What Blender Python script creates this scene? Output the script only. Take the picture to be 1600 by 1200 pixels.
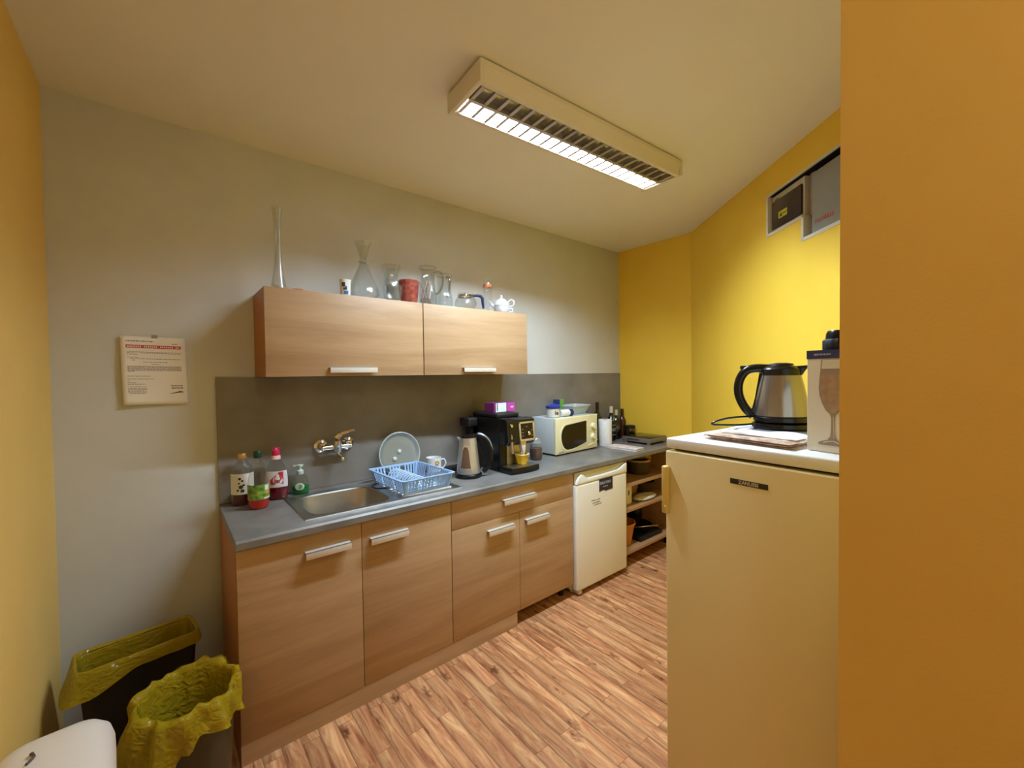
import bpy, bmesh, math, random
from math import sin, cos, pi, radians
from mathutils import Vector, Matrix
random.seed(7)
for o in list(bpy.data.objects):
    bpy.data.objects.remove(o)
scene = bpy.context.scene
COL = scene.collection

# ---------------------------------------------------------------- camera
cam_d = bpy.data.cameras.new('camera')
cam = bpy.data.objects.new('camera', cam_d)
COL.objects.link(cam)
rt = Vector((0.76968, -0.63829, -0.01308)).normalized()
fw = Vector((0.63797, 0.76975, -0.02189)).normalized()
up = rt.cross(fw).normalized()
rt = fw.cross(up)
M = Matrix(((rt.x, up.x, -fw.x, -0.18404), (rt.y, up.y, -fw.y, -2.38878), (rt.z, up.z, -fw.z, 1.43302), (0, 0, 0, 1)))
cam.matrix_world = M
cam_d.sensor_width = 36
cam_d.lens = 655.57 * 36 / 1600
cam_d.clip_start = 0.02
scene.camera = cam

# ---------------------------------------------------------------- world, exposure
w = bpy.data.worlds.new('world')
scene.world = w
w.use_nodes = True
w.node_tree.nodes['Background'].inputs[0].default_value = (1, 0.9, 0.75, 1)
w.node_tree.nodes['Background'].inputs[1].default_value = 0.05
vs = scene.view_settings
vs.view_transform = 'Standard'
vs.look = 'None'
vs.gamma = 1
vs.use_curve_mapping = False
vs.exposure = 0.65
LAMP_W = 40.0         # light leaving the open half of the ceiling fixture
TUBE_E = 40.0
FILL_W = 74.0         # fill globe added out of view, behind the camera

# ---------------------------------------------------------------- key sizes
ZT = 0.843            # worktop surface
H = 2.559             # ceiling
XL = -0.5225
XR = 3.104
YF = -3.6


# ---------------------------------------------------------------- materials
def lin(c):
    r = []
    for v in c:
        v /= 255.0
        r.append(v / 12.92 if v <= 0.04045 else ((v + 0.055) / 1.055) ** 2.4)
    return (r[0], r[1], r[2], 1)


MATS = {}


def mat(name, rgb, rough=0.5, metal=0.0, trans=0.0, coat=0.0, emit=0.0, ior=1.45, spec=None, alpha=1.0):
    if name in MATS:
        return MATS[name]
    m = bpy.data.materials.new(name)
    m.use_nodes = True
    b = m.node_tree.nodes['Principled BSDF']
    c = lin(rgb)
    b.inputs['Base Color'].default_value = c
    b.inputs['Roughness'].default_value = rough
    b.inputs['Metallic'].default_value = metal
    b.inputs['Transmission Weight'].default_value = trans
    b.inputs['Coat Weight'].default_value = coat
    b.inputs['IOR'].default_value = ior
    if spec is not None:
        b.inputs['Specular IOR Level'].default_value = spec
    if emit:
        b.inputs['Emission Color'].default_value = c
        b.inputs['Emission Strength'].default_value = emit
    b.inputs['Alpha'].default_value = alpha
    MATS[name] = m
    return m


def nodes(m):
    nt = m.node_tree
    return nt, nt.nodes, nt.links, nt.nodes['Principled BSDF']


def mottle(name, rgb1, rgb2, scale=6, rough=0.5, detail=6, stretch=(1, 1, 1), bump=0.0, lo=0.35, hi=0.65, spec=None, metal=0.0):
    m = mat(name, rgb1, rough, spec=spec, metal=metal)
    nt, N, L, b = nodes(m)
    tc = N.new('ShaderNodeTexCoord')
    mp = N.new('ShaderNodeMapping')
    mp.inputs['Scale'].default_value = stretch
    no = N.new('ShaderNodeTexNoise')
    no.inputs['Scale'].default_value = scale
    no.inputs['Detail'].default_value = detail
    cr = N.new('ShaderNodeValToRGB')
    cr.color_ramp.elements[0].position = lo
    cr.color_ramp.elements[1].position = hi
    cr.color_ramp.elements[0].color = lin(rgb1)
    cr.color_ramp.elements[1].color = lin(rgb2)
    L.new(tc.outputs['Object'], mp.inputs[0])
    L.new(mp.outputs[0], no.inputs['Vector'])
    L.new(no.outputs['Fac'], cr.inputs[0])
    L.new(cr.outputs[0], b.inputs['Base Color'])
    if bump:
        bp = N.new('ShaderNodeBump')
        bp.inputs['Strength'].default_value = bump
        bp.inputs['Distance'].default_value = 0.002
        n2 = N.new('ShaderNodeTexNoise')
        n2.inputs['Scale'].default_value = 180
        L.new(tc.outputs['Object'], n2.inputs['Vector'])
        L.new(n2.outputs['Fac'], bp.inputs['Height'])
        L.new(bp.outputs[0], b.inputs['Normal'])
    return m


def wood(name, c1, c2, c3, rough=0.42, axis='x'):
    """horizontal-grain beech laminate"""
    m = mat(name, c1, rough)
    nt, N, L, b = nodes(m)
    tc = N.new('ShaderNodeTexCoord')
    mp = N.new('ShaderNodeMapping')
    mp.inputs['Scale'].default_value = (0.9, 9, 11)
    n1 = N.new('ShaderNodeTexNoise')
    n1.inputs['Scale'].default_value = 1.1
    n1.inputs['Detail'].default_value = 7
    n1.inputs['Roughness'].default_value = 0.62
    n1.inputs['Distortion'].default_value = 0.5
    mp2 = N.new('ShaderNodeMapping')
    mp2.inputs['Scale'].default_value = (6, 60, 120)
    n2 = N.new('ShaderNodeTexNoise')
    n2.inputs['Scale'].default_value = 2.0
    n2.inputs['Detail'].default_value = 3
    cr = N.new('ShaderNodeValToRGB')
    e = cr.color_ramp.elements
    e[0].position = 0.3
    e[0].color = lin(c2)
    e[1].position = 0.7
    e[1].color = lin(c3)
    e2 = e.new(0.5)
    e2.color = lin(c1)
    mx = N.new('ShaderNodeMix')
    mx.data_type = 'RGBA'
    mx.blend_type = 'MULTIPLY'
    mx.inputs[0].default_value = 0.18
    L.new(tc.outputs['Object'], mp.inputs[0])
    L.new(tc.outputs['Object'], mp2.inputs[0])
    L.new(mp.outputs[0], n1.inputs['Vector'])
    L.new(mp2.outputs[0], n2.inputs['Vector'])
    L.new(n1.outputs['Fac'], cr.inputs[0])
    L.new(cr.outputs[0], mx.inputs[6])
    L.new(n2.outputs['Fac'], mx.inputs[7])
    L.new(mx.outputs[2], b.inputs['Base Color'])
    return m


def glass(name, tint=(250, 252, 250), edge=0.75, base=0.05, refl=(255, 255, 255), rough=0.03, haze=0.0):
    """thin glass sheet: transparent face on, mirror-like at grazing angles"""
    if name in MATS:
        return MATS[name]
    m = bpy.data.materials.new(name)
    m.use_nodes = True
    nt = m.node_tree
    N, L = nt.nodes, nt.links
    N.remove(N['Principled BSDF'])
    out = N['Material Output']
    tr = N.new('ShaderNodeBsdfTransparent')
    tr.inputs[0].default_value = lin(tint)
    gl = N.new('ShaderNodeBsdfGlossy')
    gl.inputs['Color'].default_value = lin(refl)
    gl.inputs['Roughness'].default_value = rough
    lw = N.new('ShaderNodeLayerWeight')
    lw.inputs['Blend'].default_value = 0.5
    pw = N.new('ShaderNodeMath')
    pw.operation = 'POWER'
    pw.inputs[1].default_value = 3.2
    ml = N.new('ShaderNodeMath')
    ml.operation = 'MULTIPLY_ADD'
    ml.inputs[1].default_value = edge
    ml.inputs[2].default_value = base
    mx = N.new('ShaderNodeMixShader')
    L.new(lw.outputs['Facing'], pw.inputs[0])
    L.new(pw.outputs[0], ml.inputs[0])
    L.new(ml.outputs[0], mx.inputs[0])
    L.new(tr.outputs[0], mx.inputs[1])
    L.new(gl.outputs[0], mx.inputs[2])
    if haze:
        df = N.new('ShaderNodeBsdfDiffuse')
        df.inputs[0].default_value = lin((235, 240, 240))
        hz = N.new('ShaderNodeMixShader')
        hz.inputs[0].default_value = haze
        L.new(mx.outputs[0], hz.inputs[1])
        L.new(df.outputs[0], hz.inputs[2])
        mx = hz
    L.new(mx.outputs[0], out.inputs['Surface'])
    MATS[name] = m
    return m


def plank_floor():
    m = mat('laminate_planks', (200, 140, 95), 0.38)
    nt, N, L, b = nodes(m)
    tc = N.new('ShaderNodeTexCoord')
    sp = N.new('ShaderNodeSeparateXYZ')
    cb = N.new('ShaderNodeCombineXYZ')
    L.new(tc.outputs['Object'], sp.inputs[0])
    L.new(sp.outputs[1], cb.inputs[0])
    L.new(sp.outputs[0], cb.inputs[1])
    br = N.new('ShaderNodeTexBrick')
    br.offset = 0.37
    br.offset_frequency = 2
    br.inputs['Scale'].default_value = 1
    br.inputs['Brick Width'].default_value = 0.62
    br.inputs['Row Height'].default_value = 0.066
    br.inputs['Mortar Size'].default_value = 0.0011
    br.inputs['Mortar Smooth'].default_value = 0.4
    br.inputs['Color1'].default_value = (0, 0, 0, 1)
    br.inputs['Color2'].default_value = (1, 1, 1, 1)
    br.inputs['Mortar'].default_value = (0.5, 0.5, 0.5, 1)
    L.new(cb.outputs[0], br.inputs['Vector'])
    # offset the grain from plank to plank
    add = N.new('ShaderNodeVectorMath')
    add.operation = 'MULTIPLY_ADD'
    add.inputs[1].default_value = (7, 5, 3)
    L.new(br.outputs['Color'], add.inputs[0])
    L.new(cb.outputs[0], add.inputs[2])
    mp = N.new('ShaderNodeMapping')
    mp.inputs['Scale'].default_value = (1.3, 10, 1)
    L.new(add.outputs[0], mp.inputs[0])
    n1 = N.new('ShaderNodeTexNoise')
    n1.inputs['Scale'].default_value = 2.4
    n1.inputs['Detail'].default_value = 8
    n1.inputs['Roughness'].default_value = 0.66
    n1.inputs['Distortion'].default_value = 1.6
    L.new(mp.outputs[0], n1.inputs['Vector'])
    cr = N.new('ShaderNodeValToRGB')
    e = cr.color_ramp.elements
    e[0].position = 0.27
    e[0].color = lin((104, 52, 32))
    e[1].position = 0.70
    e[1].color = lin((230, 184, 134))
    x = e.new(0.38)
    x.color = lin((170, 108, 72))
    x = e.new(0.52)
    x.color = lin((202, 146, 102))
    L.new(n1.outputs['Fac'], cr.inputs[0])
    # plank tone
    tone = N.new('ShaderNodeMix')
    tone.data_type = 'RGBA'
    tone.blend_type = 'MULTIPLY'
    tone.inputs[0].default_value = 1.0
    tr = N.new('ShaderNodeMapRange')
    tr.inputs['To Min'].default_value = 0.78
    tr.inputs['To Max'].default_value = 1.12
    L.new(br.outputs['Color'], tr.inputs[0])
    L.new(cr.outputs[0], tone.inputs[6])
    L.new(tr.outputs[0], tone.inputs[7])
    # printed light-to-dark shading across each plank
    dv = N.new('ShaderNodeMath')
    dv.operation = 'DIVIDE'
    dv.inputs[1].default_value = 0.066
    fr_ = N.new('ShaderNodeMath')
    fr_.operation = 'FRACT'
    er = N.new('ShaderNodeValToRGB')
    ee = er.color_ramp.elements
    ee[0].position = 0.0
    ee[0].color = (0.50, 0.42, 0.38, 1)
    ee[1].position = 1.0
    ee[1].color = (0.80, 0.74, 0.70, 1)
    for q, v in ((0.12, 0.80), (0.40, 1.0), (0.72, 1.12), (0.90, 0.98)):
        z_ = ee.new(q)
        z_.color = (v, v * 0.985, v * 0.97, 1)
    L.new(sp.outputs[0], dv.inputs[0])
    L.new(dv.outputs[0], fr_.inputs[0])
    L.new(fr_.outputs[0], er.inputs[0])
    sh_ = N.new('ShaderNodeMix')
    sh_.data_type = 'RGBA'
    sh_.blend_type = 'MULTIPLY'
    sh_.inputs[0].default_value = 0.75
    L.new(tone.outputs[2], sh_.inputs[6])
    L.new(er.outputs[0], sh_.inputs[7])
    tone = sh_
    # knots
    mp3 = N.new('ShaderNodeMapping')
    mp3.inputs['Scale'].default_value = (8, 15, 1)
    L.new(add.outputs[0], mp3.inputs[0])
    n3 = N.new('ShaderNodeTexNoise')
    n3.inputs['Scale'].default_value = 4.5
    mm = N.new('ShaderNodeMix')
    mm.data_type = 'RGBA'
    mm.inputs[0].default_value = 0.42
    L.new(mp3.outputs[0], n3.inputs['Vector'])
    L.new(mp3.outputs[0], mm.inputs[6])
    L.new(n3.outputs['Color'], mm.inputs[7])
    vo = N.new('ShaderNodeTexVoronoi')
    vo.inputs['Scale'].default_value = 1.0
    vo.inputs['Randomness'].default_value = 1.0
    L.new(mm.outputs[2], vo.inputs['Vector'])
    kr = N.new('ShaderNodeValToRGB')
    kr.color_ramp.elements[0].position = 0.05
    kr.color_ramp.elements[0].color = (0.22, 0.12, 0.10, 1)
    kr.color_ramp.elements[1].position = 0.21
    kr.color_ramp.elements[1].color = (1, 1, 1, 1)
    L.new(vo.outputs['Distance'], kr.inputs[0])
    kn = N.new('ShaderNodeMix')
    kn.data_type = 'RGBA'
    kn.blend_type = 'MULTIPLY'
    kn.inputs[0].default_value = 0.9
    L.new(tone.outputs[2], kn.inputs[6])
    L.new(kr.outputs[0], kn.inputs[7])
    # joints
    jt = N.new('ShaderNodeMix')
    jt.data_type = 'RGBA'
    jt.inputs[7].default_value = lin((130, 78, 50))
    L.new(br.outputs['Fac'], jt.inputs[0])
    L.new(kn.outputs[2], jt.inputs[6])
    L.new(jt.outputs[2], b.inputs['Base Color'])
    return m


ORANGE = mottle('orange_wall_paint', (238, 201, 116), (234, 196, 110), 3, 0.75, bump=0.15)
YELLOW = mottle('yellow_wall_paint', (250, 210, 72), (247, 205, 66), 3, 0.7, bump=0.15)
GREY = mottle('grey_wall_paint', (208, 207, 202), (203, 202, 196), 3, 0.8, bump=0.15)
CEIL = mottle('ceiling_paint', (244, 239, 226), (241, 236, 222), 2, 0.85, bump=0.1)
FLOOR = plank_floor()
BEECH = wood('beech_laminate', (184, 149, 111), (168, 132, 95), (196, 163, 125))
BEECH_EDGE = mat('beech_edge', (172, 112, 62), 0.5)
SHELFW = wood('shelf_laminate', (190, 146, 104), (176, 130, 90), (200, 158, 116))
SPLASH = mottle('splashback_laminate', (116, 110, 104), (142, 136, 128), 3.2, 0.42, detail=8, lo=0.3, hi=0.7)
STONE = mottle('worktop_laminate', (112, 108, 104), (134, 130, 126), 9, 0.36, detail=8, lo=0.3, hi=0.7)
ALU = mat('brushed_aluminium', (222, 218, 212), 0.4, 0.35)
STEEL = mat('stainless_steel', (196, 194, 192), 0.3, 0.75)
STEEL_R = mat('satin_steel', (178, 175, 170), 0.34, 1.0)
CHROME = mat('chrome', (225, 225, 225), 0.08, 1.0)
BLACK = mat('black_plastic', (14, 13, 14), 0.25)
BLACKM = mat('matte_black_plastic', (20, 18, 18), 0.55)
DARKW = mat('dark_gap', (30, 20, 14), 0.8)
WHITE = mat('white_enamel', (236, 234, 226), 0.3)
APPL = mat('fridge_enamel_warmlit', (240, 222, 168), 0.33)  # white enamel with the warm bounce off the walls tinted in
APPLT = mat('fridge_enamel_toplit', (246, 248, 250), 0.3)  # same enamel, painted whiter for the brighter light on top
CREAM = mat('cream_plastic', (232, 222, 178), 0.4)
LGREY = mat('light_grey_metal', (196, 200, 200), 0.4)
PORC = mat('white_porcelain', (240, 240, 238), 0.15)
PAPER = mottle('white_paper', (242, 234, 220), (236, 227, 212), 5, 0.9)
INK = mat('dark_print', (70, 62, 60), 0.8)
FAINT = mat('faint_print', (112, 96, 88), 0.8)
RED = mat('red_print', (196, 70, 66), 0.8)
GLASS = glass('clear_glass', (246, 248, 248), 0.9, 0.06, haze=0.014)
GLASSF = glass('frosted_glass', (232, 236, 236), 0.6, 0.12, (235, 245, 250), 0.3, haze=0.14)
PET = glass('clear_plastic', (240, 240, 236), 0.5, 0.03)


# ---------------------------------------------------------------- mesh builder
class B:
    def __init__(s):
        s.bm = bmesh.new()
        s.X = Matrix.Identity(4)

    def _v(s, p):
        return s.bm.verts.new(s.X @ Vector(p))

    def _f(s, vs):
        try:
            return s.bm.faces.new(vs)
        except ValueError:
            return None

    def box(s, x0, x1, y0, y1, z0, z1, bev=0.0, seg=2):
        v = [s._v(p) for p in ((x0, y0, z0), (x1, y0, z0), (x1, y1, z0), (x0, y1, z0), (x0, y0, z1), (x1, y0, z1), (x1, y1, z1), (x0, y1, z1))]
        fs = [s._f([v[i] for i in q]) for q in ((0, 3, 2, 1), (4, 5, 6, 7), (0, 1, 5, 4), (1, 2, 6, 5), (2, 3, 7, 6), (3, 0, 4, 7))]
        if bev:
            es = list({e for f in fs for e in f.edges})
            bmesh.ops.bevel(s.bm, geom=es, offset=bev, segments=seg, profile=0.5, affect='EDGES')
        return s

    def prism(s, poly, a, b, axis='z', bev=0.0):
        """poly of 2D points; axis x: (y,z), y: (x,z), z: (x,y)"""
        def P(p, t):
            return {'x': (t, p[0], p[1]), 'y': (p[0], t, p[1]), 'z': (p[0], p[1], t)}[axis]
        A = [s._v(P(p, a)) for p in poly]
        Bv = [s._v(P(p, b)) for p in poly]
        n = len(poly)
        fs = [s._f(list(reversed(A))), s._f(Bv)]
        for i in range(n):
            fs.append(s._f([A[i], A[(i + 1) % n], Bv[(i + 1) % n], Bv[i]]))
        bmesh.ops.recalc_face_normals(s.bm, faces=[f for f in fs if f])
        if bev:
            es = list({e for f in fs[:2] for e in f.edges})
            bmesh.ops.bevel(s.bm, geom=es, offset=bev, segments=2, profile=0.5, affect='EDGES')
        return s

    def lathe(s, prof, c=(0, 0), seg=32, a0=0.0, a1=2 * pi, mod=None, sx=1.0, sy=1.0):
        full = abs(a1 - a0 - 2 * pi) < 1e-6
        n = seg if full else seg + 1
        rings = []
        for r, z in prof:
            if r < 1e-6:
                rings.append([s._v((c[0], c[1], z))])
                continue
            ring = []
            for i in range(n):
                a = a0 + (a1 - a0) * i / seg
                rr = r * (mod(a, z) if mod else 1)
                ring.append(s._v((c[0] + rr * cos(a) * sx, c[1] + rr * sin(a) * sy, z)))
            rings.append(ring)
        for k in range(len(rings) - 1):
            p, q = rings[k], rings[k + 1]
            for i in range(seg):
                j = (i + 1) % n if full else i + 1
                if len(p) == 1 and len(q) == 1:
                    continue
                if len(p) == 1:
                    s._f([p[0], q[j], q[i]])
                elif len(q) == 1:
                    s._f([p[i], p[j], q[0]])
                else:
                    s._f([p[i], p[j], q[j], q[i]])
        return s

    def cyl(s, r, z0, z1, c=(0, 0), seg=28, bev=0.0):
        b = bev
        if b:
            return s.lathe([(0, z0), (r - b, z0), (r, z0 + b), (r, z1 - b), (r - b, z1), (0, z1)], c, seg)
        return s.lathe([(0, z0), (r, z0), (r, z1), (0, z1)], c, seg)

    def tube(s, pts, r, seg=10, closed=False, flat=1.0, cap=True):
        P = [Vector(p) for p in pts]
        n = len(P)
        rs = r if isinstance(r, (list, tuple)) else [r] * n
        rings = []
        up0 = None
        for i in range(n):
            if closed:
                t = P[(i + 1) % n] - P[i - 1]
            else:
                t = P[min(i + 1, n - 1)] - P[max(i - 1, 0)]
            t.normalize()
            if up0 is None:
                up0 = Vector((0, 0, 1)) if abs(t.z) < 0.9 else Vector((0, 1, 0))
            u = (up0 - t * up0.dot(t))
            if u.length < 1e-4:
                u = t.orthogonal()
            u.normalize()
            up0 = u
            v = t.cross(u)
            rings.append([s._v(P[i] + (u * cos(a) * rs[i] + v * sin(a) * rs[i] * flat)) for a in [2 * pi * k / seg for k in range(seg)]])
        m = n if closed else n - 1
        for i in range(m):
            p, q = rings[i], rings[(i + 1) % n]
            for k in range(seg):
                s._f([p[k], p[(k + 1) % seg], q[(k + 1) % seg], q[k]])
        if cap and not closed:
            s._f(list(reversed(rings[0])))
            s._f(rings[-1])
        return s

    def sph(s, c, r, sc=(1, 1, 1), seg=16):
        prof = [(r * sin(pi * i / seg), -r * cos(pi * i / seg)) for i in range(seg + 1)]
        X0 = s.X.copy()
        s.X = X0 @ Matrix.Translation(c) @ Matrix.Diagonal((sc[0], sc[1], sc[2], 1))
        s.lathe(prof, seg=seg * 2)
        s.X = X0
        return s

    def grid(s, fn, nu, nv):
        V = [[s._v(fn(i / nu, j / nv)) for j in range(nv + 1)] for i in range(nu + 1)]
        for i in range(nu):
            for j in range(nv):
                s._f([V[i][j], V[i + 1][j], V[i + 1][j + 1], V[i][j + 1]])
        return s

    def out(s, name, m, parent=None, smooth=True, loc=None, rotz=0.0, ang=35, solid=0.0):
        me = bpy.data.meshes.new(name)
        bmesh.ops.recalc_face_normals(s.bm, faces=s.bm.faces[:])
        s.bm.to_mesh(me)
        s.bm.free()
        o = bpy.data.objects.new(name, me)
        COL.objects.link(o)
        me.materials.append(m)
        if smooth:
            for p in me.polygons:
                p.use_smooth = True
            me.set_sharp_from_angle(angle=radians(ang))
        if parent:
            o.parent = parent
        if loc is not None:
            o.location = loc
        o.rotation_euler.z = rotz
        if solid:
            md = o.modifiers.new('thickness', 'SOLIDIFY')
            md.thickness = solid
            md.offset = 0
        return o


def thing(name, label, cat, loc=(0, 0, 0), rotz=0.0, group=None):
    o = bpy.data.objects.new(name, None)
    o.empty_display_size = 0.05
    COL.objects.link(o)
    o.location = loc
    o.rotation_euler.z = rotz
    return tag(o, label, cat, group)


def tag(o, label, cat, group=None):
    o['label'] = label
    o['category'] = cat
    if group:
        o['group'] = group
    return o


def struct(o):
    o['kind'] = 'structure'
    return o


def text(s, size, m, parent, loc, rot=(pi / 2, 0, 0), name='lettering', ext=0.0004, sx=1.0, bold=0.0):
    cu = bpy.data.curves.new(name, 'FONT')
    cu.body = s
    cu.size = size
    cu.extrude = ext
    cu.offset = bold
    cu.align_x = 'CENTER'
    cu.align_y = 'CENTER'
    t = bpy.data.objects.new(name + '_tmp', cu)
    COL.objects.link(t)
    bpy.context.view_layer.update()
    me = bpy.data.meshes.new_from_object(t.evaluated_get(bpy.context.evaluated_depsgraph_get()))
    bpy.data.objects.remove(t)
    o = bpy.data.objects.new(name, me)
    COL.objects.link(o)
    me.materials.clear()
    me.materials.append(m)
    o.parent = parent
    o.location = loc
    o.rotation_euler = rot
    o.scale.x = sx
    return o


def marks(n, h, m, parent, loc, name='printed_marks'):
    """a short line of lettering too small to read: connected letter-like strokes facing local -y"""
    r_ = random.Random(n * 31 + int(h * 1e4))
    b = B()
    wd = h * 0.62
    x = -n * wd * 0.6
    y0, y1 = -0.0003, 0.0003
    for i in range(n):
        t_ = h * 0.17
        b.box(x, x + t_, y0, y1, -h / 2, h / 2)
        k_ = r_.choice((0, 1, 2))
        b.box(x, x + wd, y0, y1, -h / 2 + k_ * 0.4 * h, -h / 2 + k_ * 0.4 * h + t_)
        if r_.random() < 0.6:
            b.box(x + wd - t_, x + wd, y0, y1, -h / 2, h / 2 * r_.choice((0, 1)))
        x += wd * 1.2
    return b.out(name, m, parent, smooth=False, loc=loc)


def arc(cx, cy, r, a0, a1, n):
    return [(cx + r * cos(a0 + (a1 - a0) * i / n), cy + r * sin(a0 + (a1 - a0) * i / n)) for i in range(n + 1)]


def spline(pts, n=8):
    """Catmull-Rom through 3D points"""
    P = [Vector(p) for p in pts]
    P = [P[0] * 2 - P[1]] + P + [P[-1] * 2 - P[-2]]
    r = []
    for i in range(1, len(P) - 2):
        for k in range(n):
            t = k / n
            a, b, c, d = P[i - 1], P[i], P[i + 1], P[i + 2]
            r.append(0.5 * ((2 * b) + (c - a) * t + (2 * a - 5 * b + 4 * c - d) * t * t + (-a + 3 * b - 3 * c + d) * t ** 3))
    r.append(P[-2])
    return [tuple(v) for v in r]


def wav(*k):
    """cheap smooth pseudo-noise"""
    def f(x, y):
        return sum(sin(x * a + b) * cos(y * c + d) for a, b, c, d in k) / len(k)
    return f


# ================================================================ THE ROOM
struct(B().box(XL - 0.1, 3.3, YF - 0.1, 0.1, -0.05, 0).out('floor', FLOOR, smooth=False))
struct(B().box(XL - 0.1, 3.3, YF - 0.1, 0.1, H, H + 0.05).out('ceiling', CEIL, smooth=False))
struct(B().box(XL - 0.1, 3.3, 0, 0.1, 0, H).out('wall_back', GREY, smooth=False))
struct(B().box(XL - 0.1, XL, YF, 0, 0, H).out('wall_left', ORANGE, smooth=False))
struct(B().box(XR, XR + 0.15, -0.72, 0, 0, H).out('wall_right', YELLOW, smooth=False))
struct(B().box(0.80, 0.87, YF, -2.173, 0, H).out('wall_partition', ORANGE, smooth=False))
struct(B().box(0.87, 1.80, -2.42, -2.33, 0, H).out('wall_alcove', YELLOW, smooth=False))
struct(B().box(XL - 0.1, 0.87, YF - 0.1, YF, 0, H).out('wall_front', ORANGE, smooth=False))

# slanting wall with the stepped recess for the electrics (local x along the wall, y into the wall)
WC = Matrix(((-0.6548, 0.7558, 0, XR), (-0.7558, -0.6548, 0, -0.70), (0, 0, 1, 0), (0, 0, 0, 1)))
S0, S1, S2, SE = 1.045, 1.338, 1.90, 2.16
ZU, ZM, ZL = 2.402, 2.181, 2.068


def corner_wall():
    b = B()
    T = 0.16
    for (a, c, z0, z1) in ((0, S0, 0, H), (S0, SE, ZU, H), (S2, SE, 0, ZU), (S0, S1, 0, ZM), (S1, S2, 0, ZL), ):
        b.box(a, c, 0, T, z0, z1)
    return b.out('wall_corner', YELLOW, smooth=False)


cw = struct(corner_wall())
cw.matrix_world = WC
b = B()
e = 0.012
b.box(S0 - 0.004, S0 + e, -0.003, 0.10, ZM - 0.004, ZU + 0.004)
b.box(S0 + e, S1, -0.003, 0.14, ZM - 0.004, ZM + e)
b.box(S1 - 0.004, S1 + e, -0.003, 0.14, ZL, ZM)
b.box(S1 - 0.004, S2, -0.003, 0.14, ZL - 0.004, ZL + e)
b.box(S0, S2, -0.003, 0.006, ZU - 0.006, ZU + 0.004)
tr = struct(b.out('trim_1', mat('white_plaster', (225, 220, 205), 0.8), smooth=False))
tr.matrix_world = WC
bk = struct(B().box(S0, S2, 0.135, 0.15, ZL, ZU).box(S0 + 0.013, S2, 0.006, 0.135, ZU - 0.008, ZU).out('recess_shade', DARKW, smooth=False))  # near-black back and ceiling paint in the shade inside the recess
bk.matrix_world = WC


def place(o, s, y, z):
    o.matrix_world = WC @ Matrix.Translation((s, y, z))


eb = thing('distribution_box', 'white framed electrical distribution box with dark tinted door and small yellow sticker', 'electrical box')
place(eb, S0 + 0.024, -0.014, ZM + 0.014)
WP = mat('electric_white_plastic', (205, 196, 178), 0.5)
B().box(0, 0.262, 0.03, 0.12, 0, 0.192, 0.004).out('housing', WP, eb)
B().box(0.010, 0.252, 0.018, 0.03, 0.010, 0.158, 0.005).out('door', mat('tinted_door', (52, 38, 34), 0.25), eb)
B().box(0.075, 0.145, 0.0165, 0.0182, 0.05, 0.085).out('sticker', mat('yellow_sticker', (222, 214, 70), 0.6), eb, smooth=False)
B().prism([(0.085, 0.056), (0.108, 0.056), (0.0965, 0.078)], 0.0155, 0.0166, 'y').out('warning_triangle', mat('sticker_black', (60, 60, 20), .7), eb, smooth=False)
marks(4, 0.012, MATS['sticker_black'], eb, (0.128, 0.0163, 0.067))
marks(5, 0.010, INK, eb, (0.04, 0.0295, 0.168))
mb_ = thing('meter_cabinet', 'plain grey metal cabinet in the wall recess with red lettering low down', 'electrical box')
place(mb_, S1 + 0.055, -0.012, ZL + 0.013)
B().box(0, 0.46, 0.02, 0.12, 0, 0.285, 0.003).out('housing', mat('grey_cabinet_metal', (150, 150, 140), 0.5), mb_)
B().box(-0.048, -0.004, 0.06, 0.12, 0.0, 0.10).out('cable_block', DARKW, mb_, smooth=False)
B().box(-0.035, -0.004, 0.035, 0.12, 0.10, 0.30, 0.003).out('side_trunking', mat('trunking', (150, 130, 112), 0.6), mb_)
marks(9, 0.018, RED, mb_, (0.085, 0.0195, 0.05))

# ================================================================ CEILING LAMP
lamp = thing('ceiling_light', 'long white louvred ceiling luminaire with one of its two tubes lit', 'ceiling light', (1.335, -1.085, H), radians(-3.2))
HL, HW, HH = 0.625, 0.125, 0.082
lw_ = mat('lamp_white_enamel', (232, 224, 205), 0.45)
b = B()
prof = [(-HW, 0), (-HW - 0.0, -0.02), (-HW + 0.02, -HH), (-HW + 0.036, -HH)]
inn = [(-HW + 0.036, -HH), (-HW + 0.036, -0.012)]
# cross-section as a closed U
sec = [(-HW, -0.007), (-HW, -0.025), (-HW + 0.014, -HH), (-HW + 0.032, -HH), (-HW + 0.032, -0.01), (HW - 0.032, -0.01), (HW - 0.032, -HH), (HW - 0.014, -HH), (HW, -0.025), (HW, -0.007)]
b.prism(sec, -HL + 0.012, HL - 0.012, 'x')
b.box(-HL + 0.03, HL - 0.03, -HW + 0.02, HW - 0.02, -0.008, -0.0005)
b.box(-HL - 0.006, -HL + 0.014, -HW, HW, -HH - 0.002, -0.006, 0.004)
b.box(HL - 0.014, HL + 0.006, -HW, HW, -HH - 0.002, -0.006, 0.004)
b.out('housing', lw_, lamp, smooth=False)
REFL = mat('lamp_reflector_metal', (190, 186, 180), 0.28, 0.9)
for sy in (-1, 1):
    b = B()
    c0 = sy * 0.046
    b.grid(lambda u, v: (-HL + 0.016 + (2 * HL - 0.032) * u, c0 + 0.044 * sin((v - 0.5) * pi * 0.98), -HH + 0.004 + 0.062 * cos((v - 0.5) * pi) ** 0.8), 1, 16)
    b.out('reflector', REFL, lamp)
LOUV = mat('louvre_metal', (190, 182, 176), 0.35, 0.45)
fb = B()
nf = 20
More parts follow.
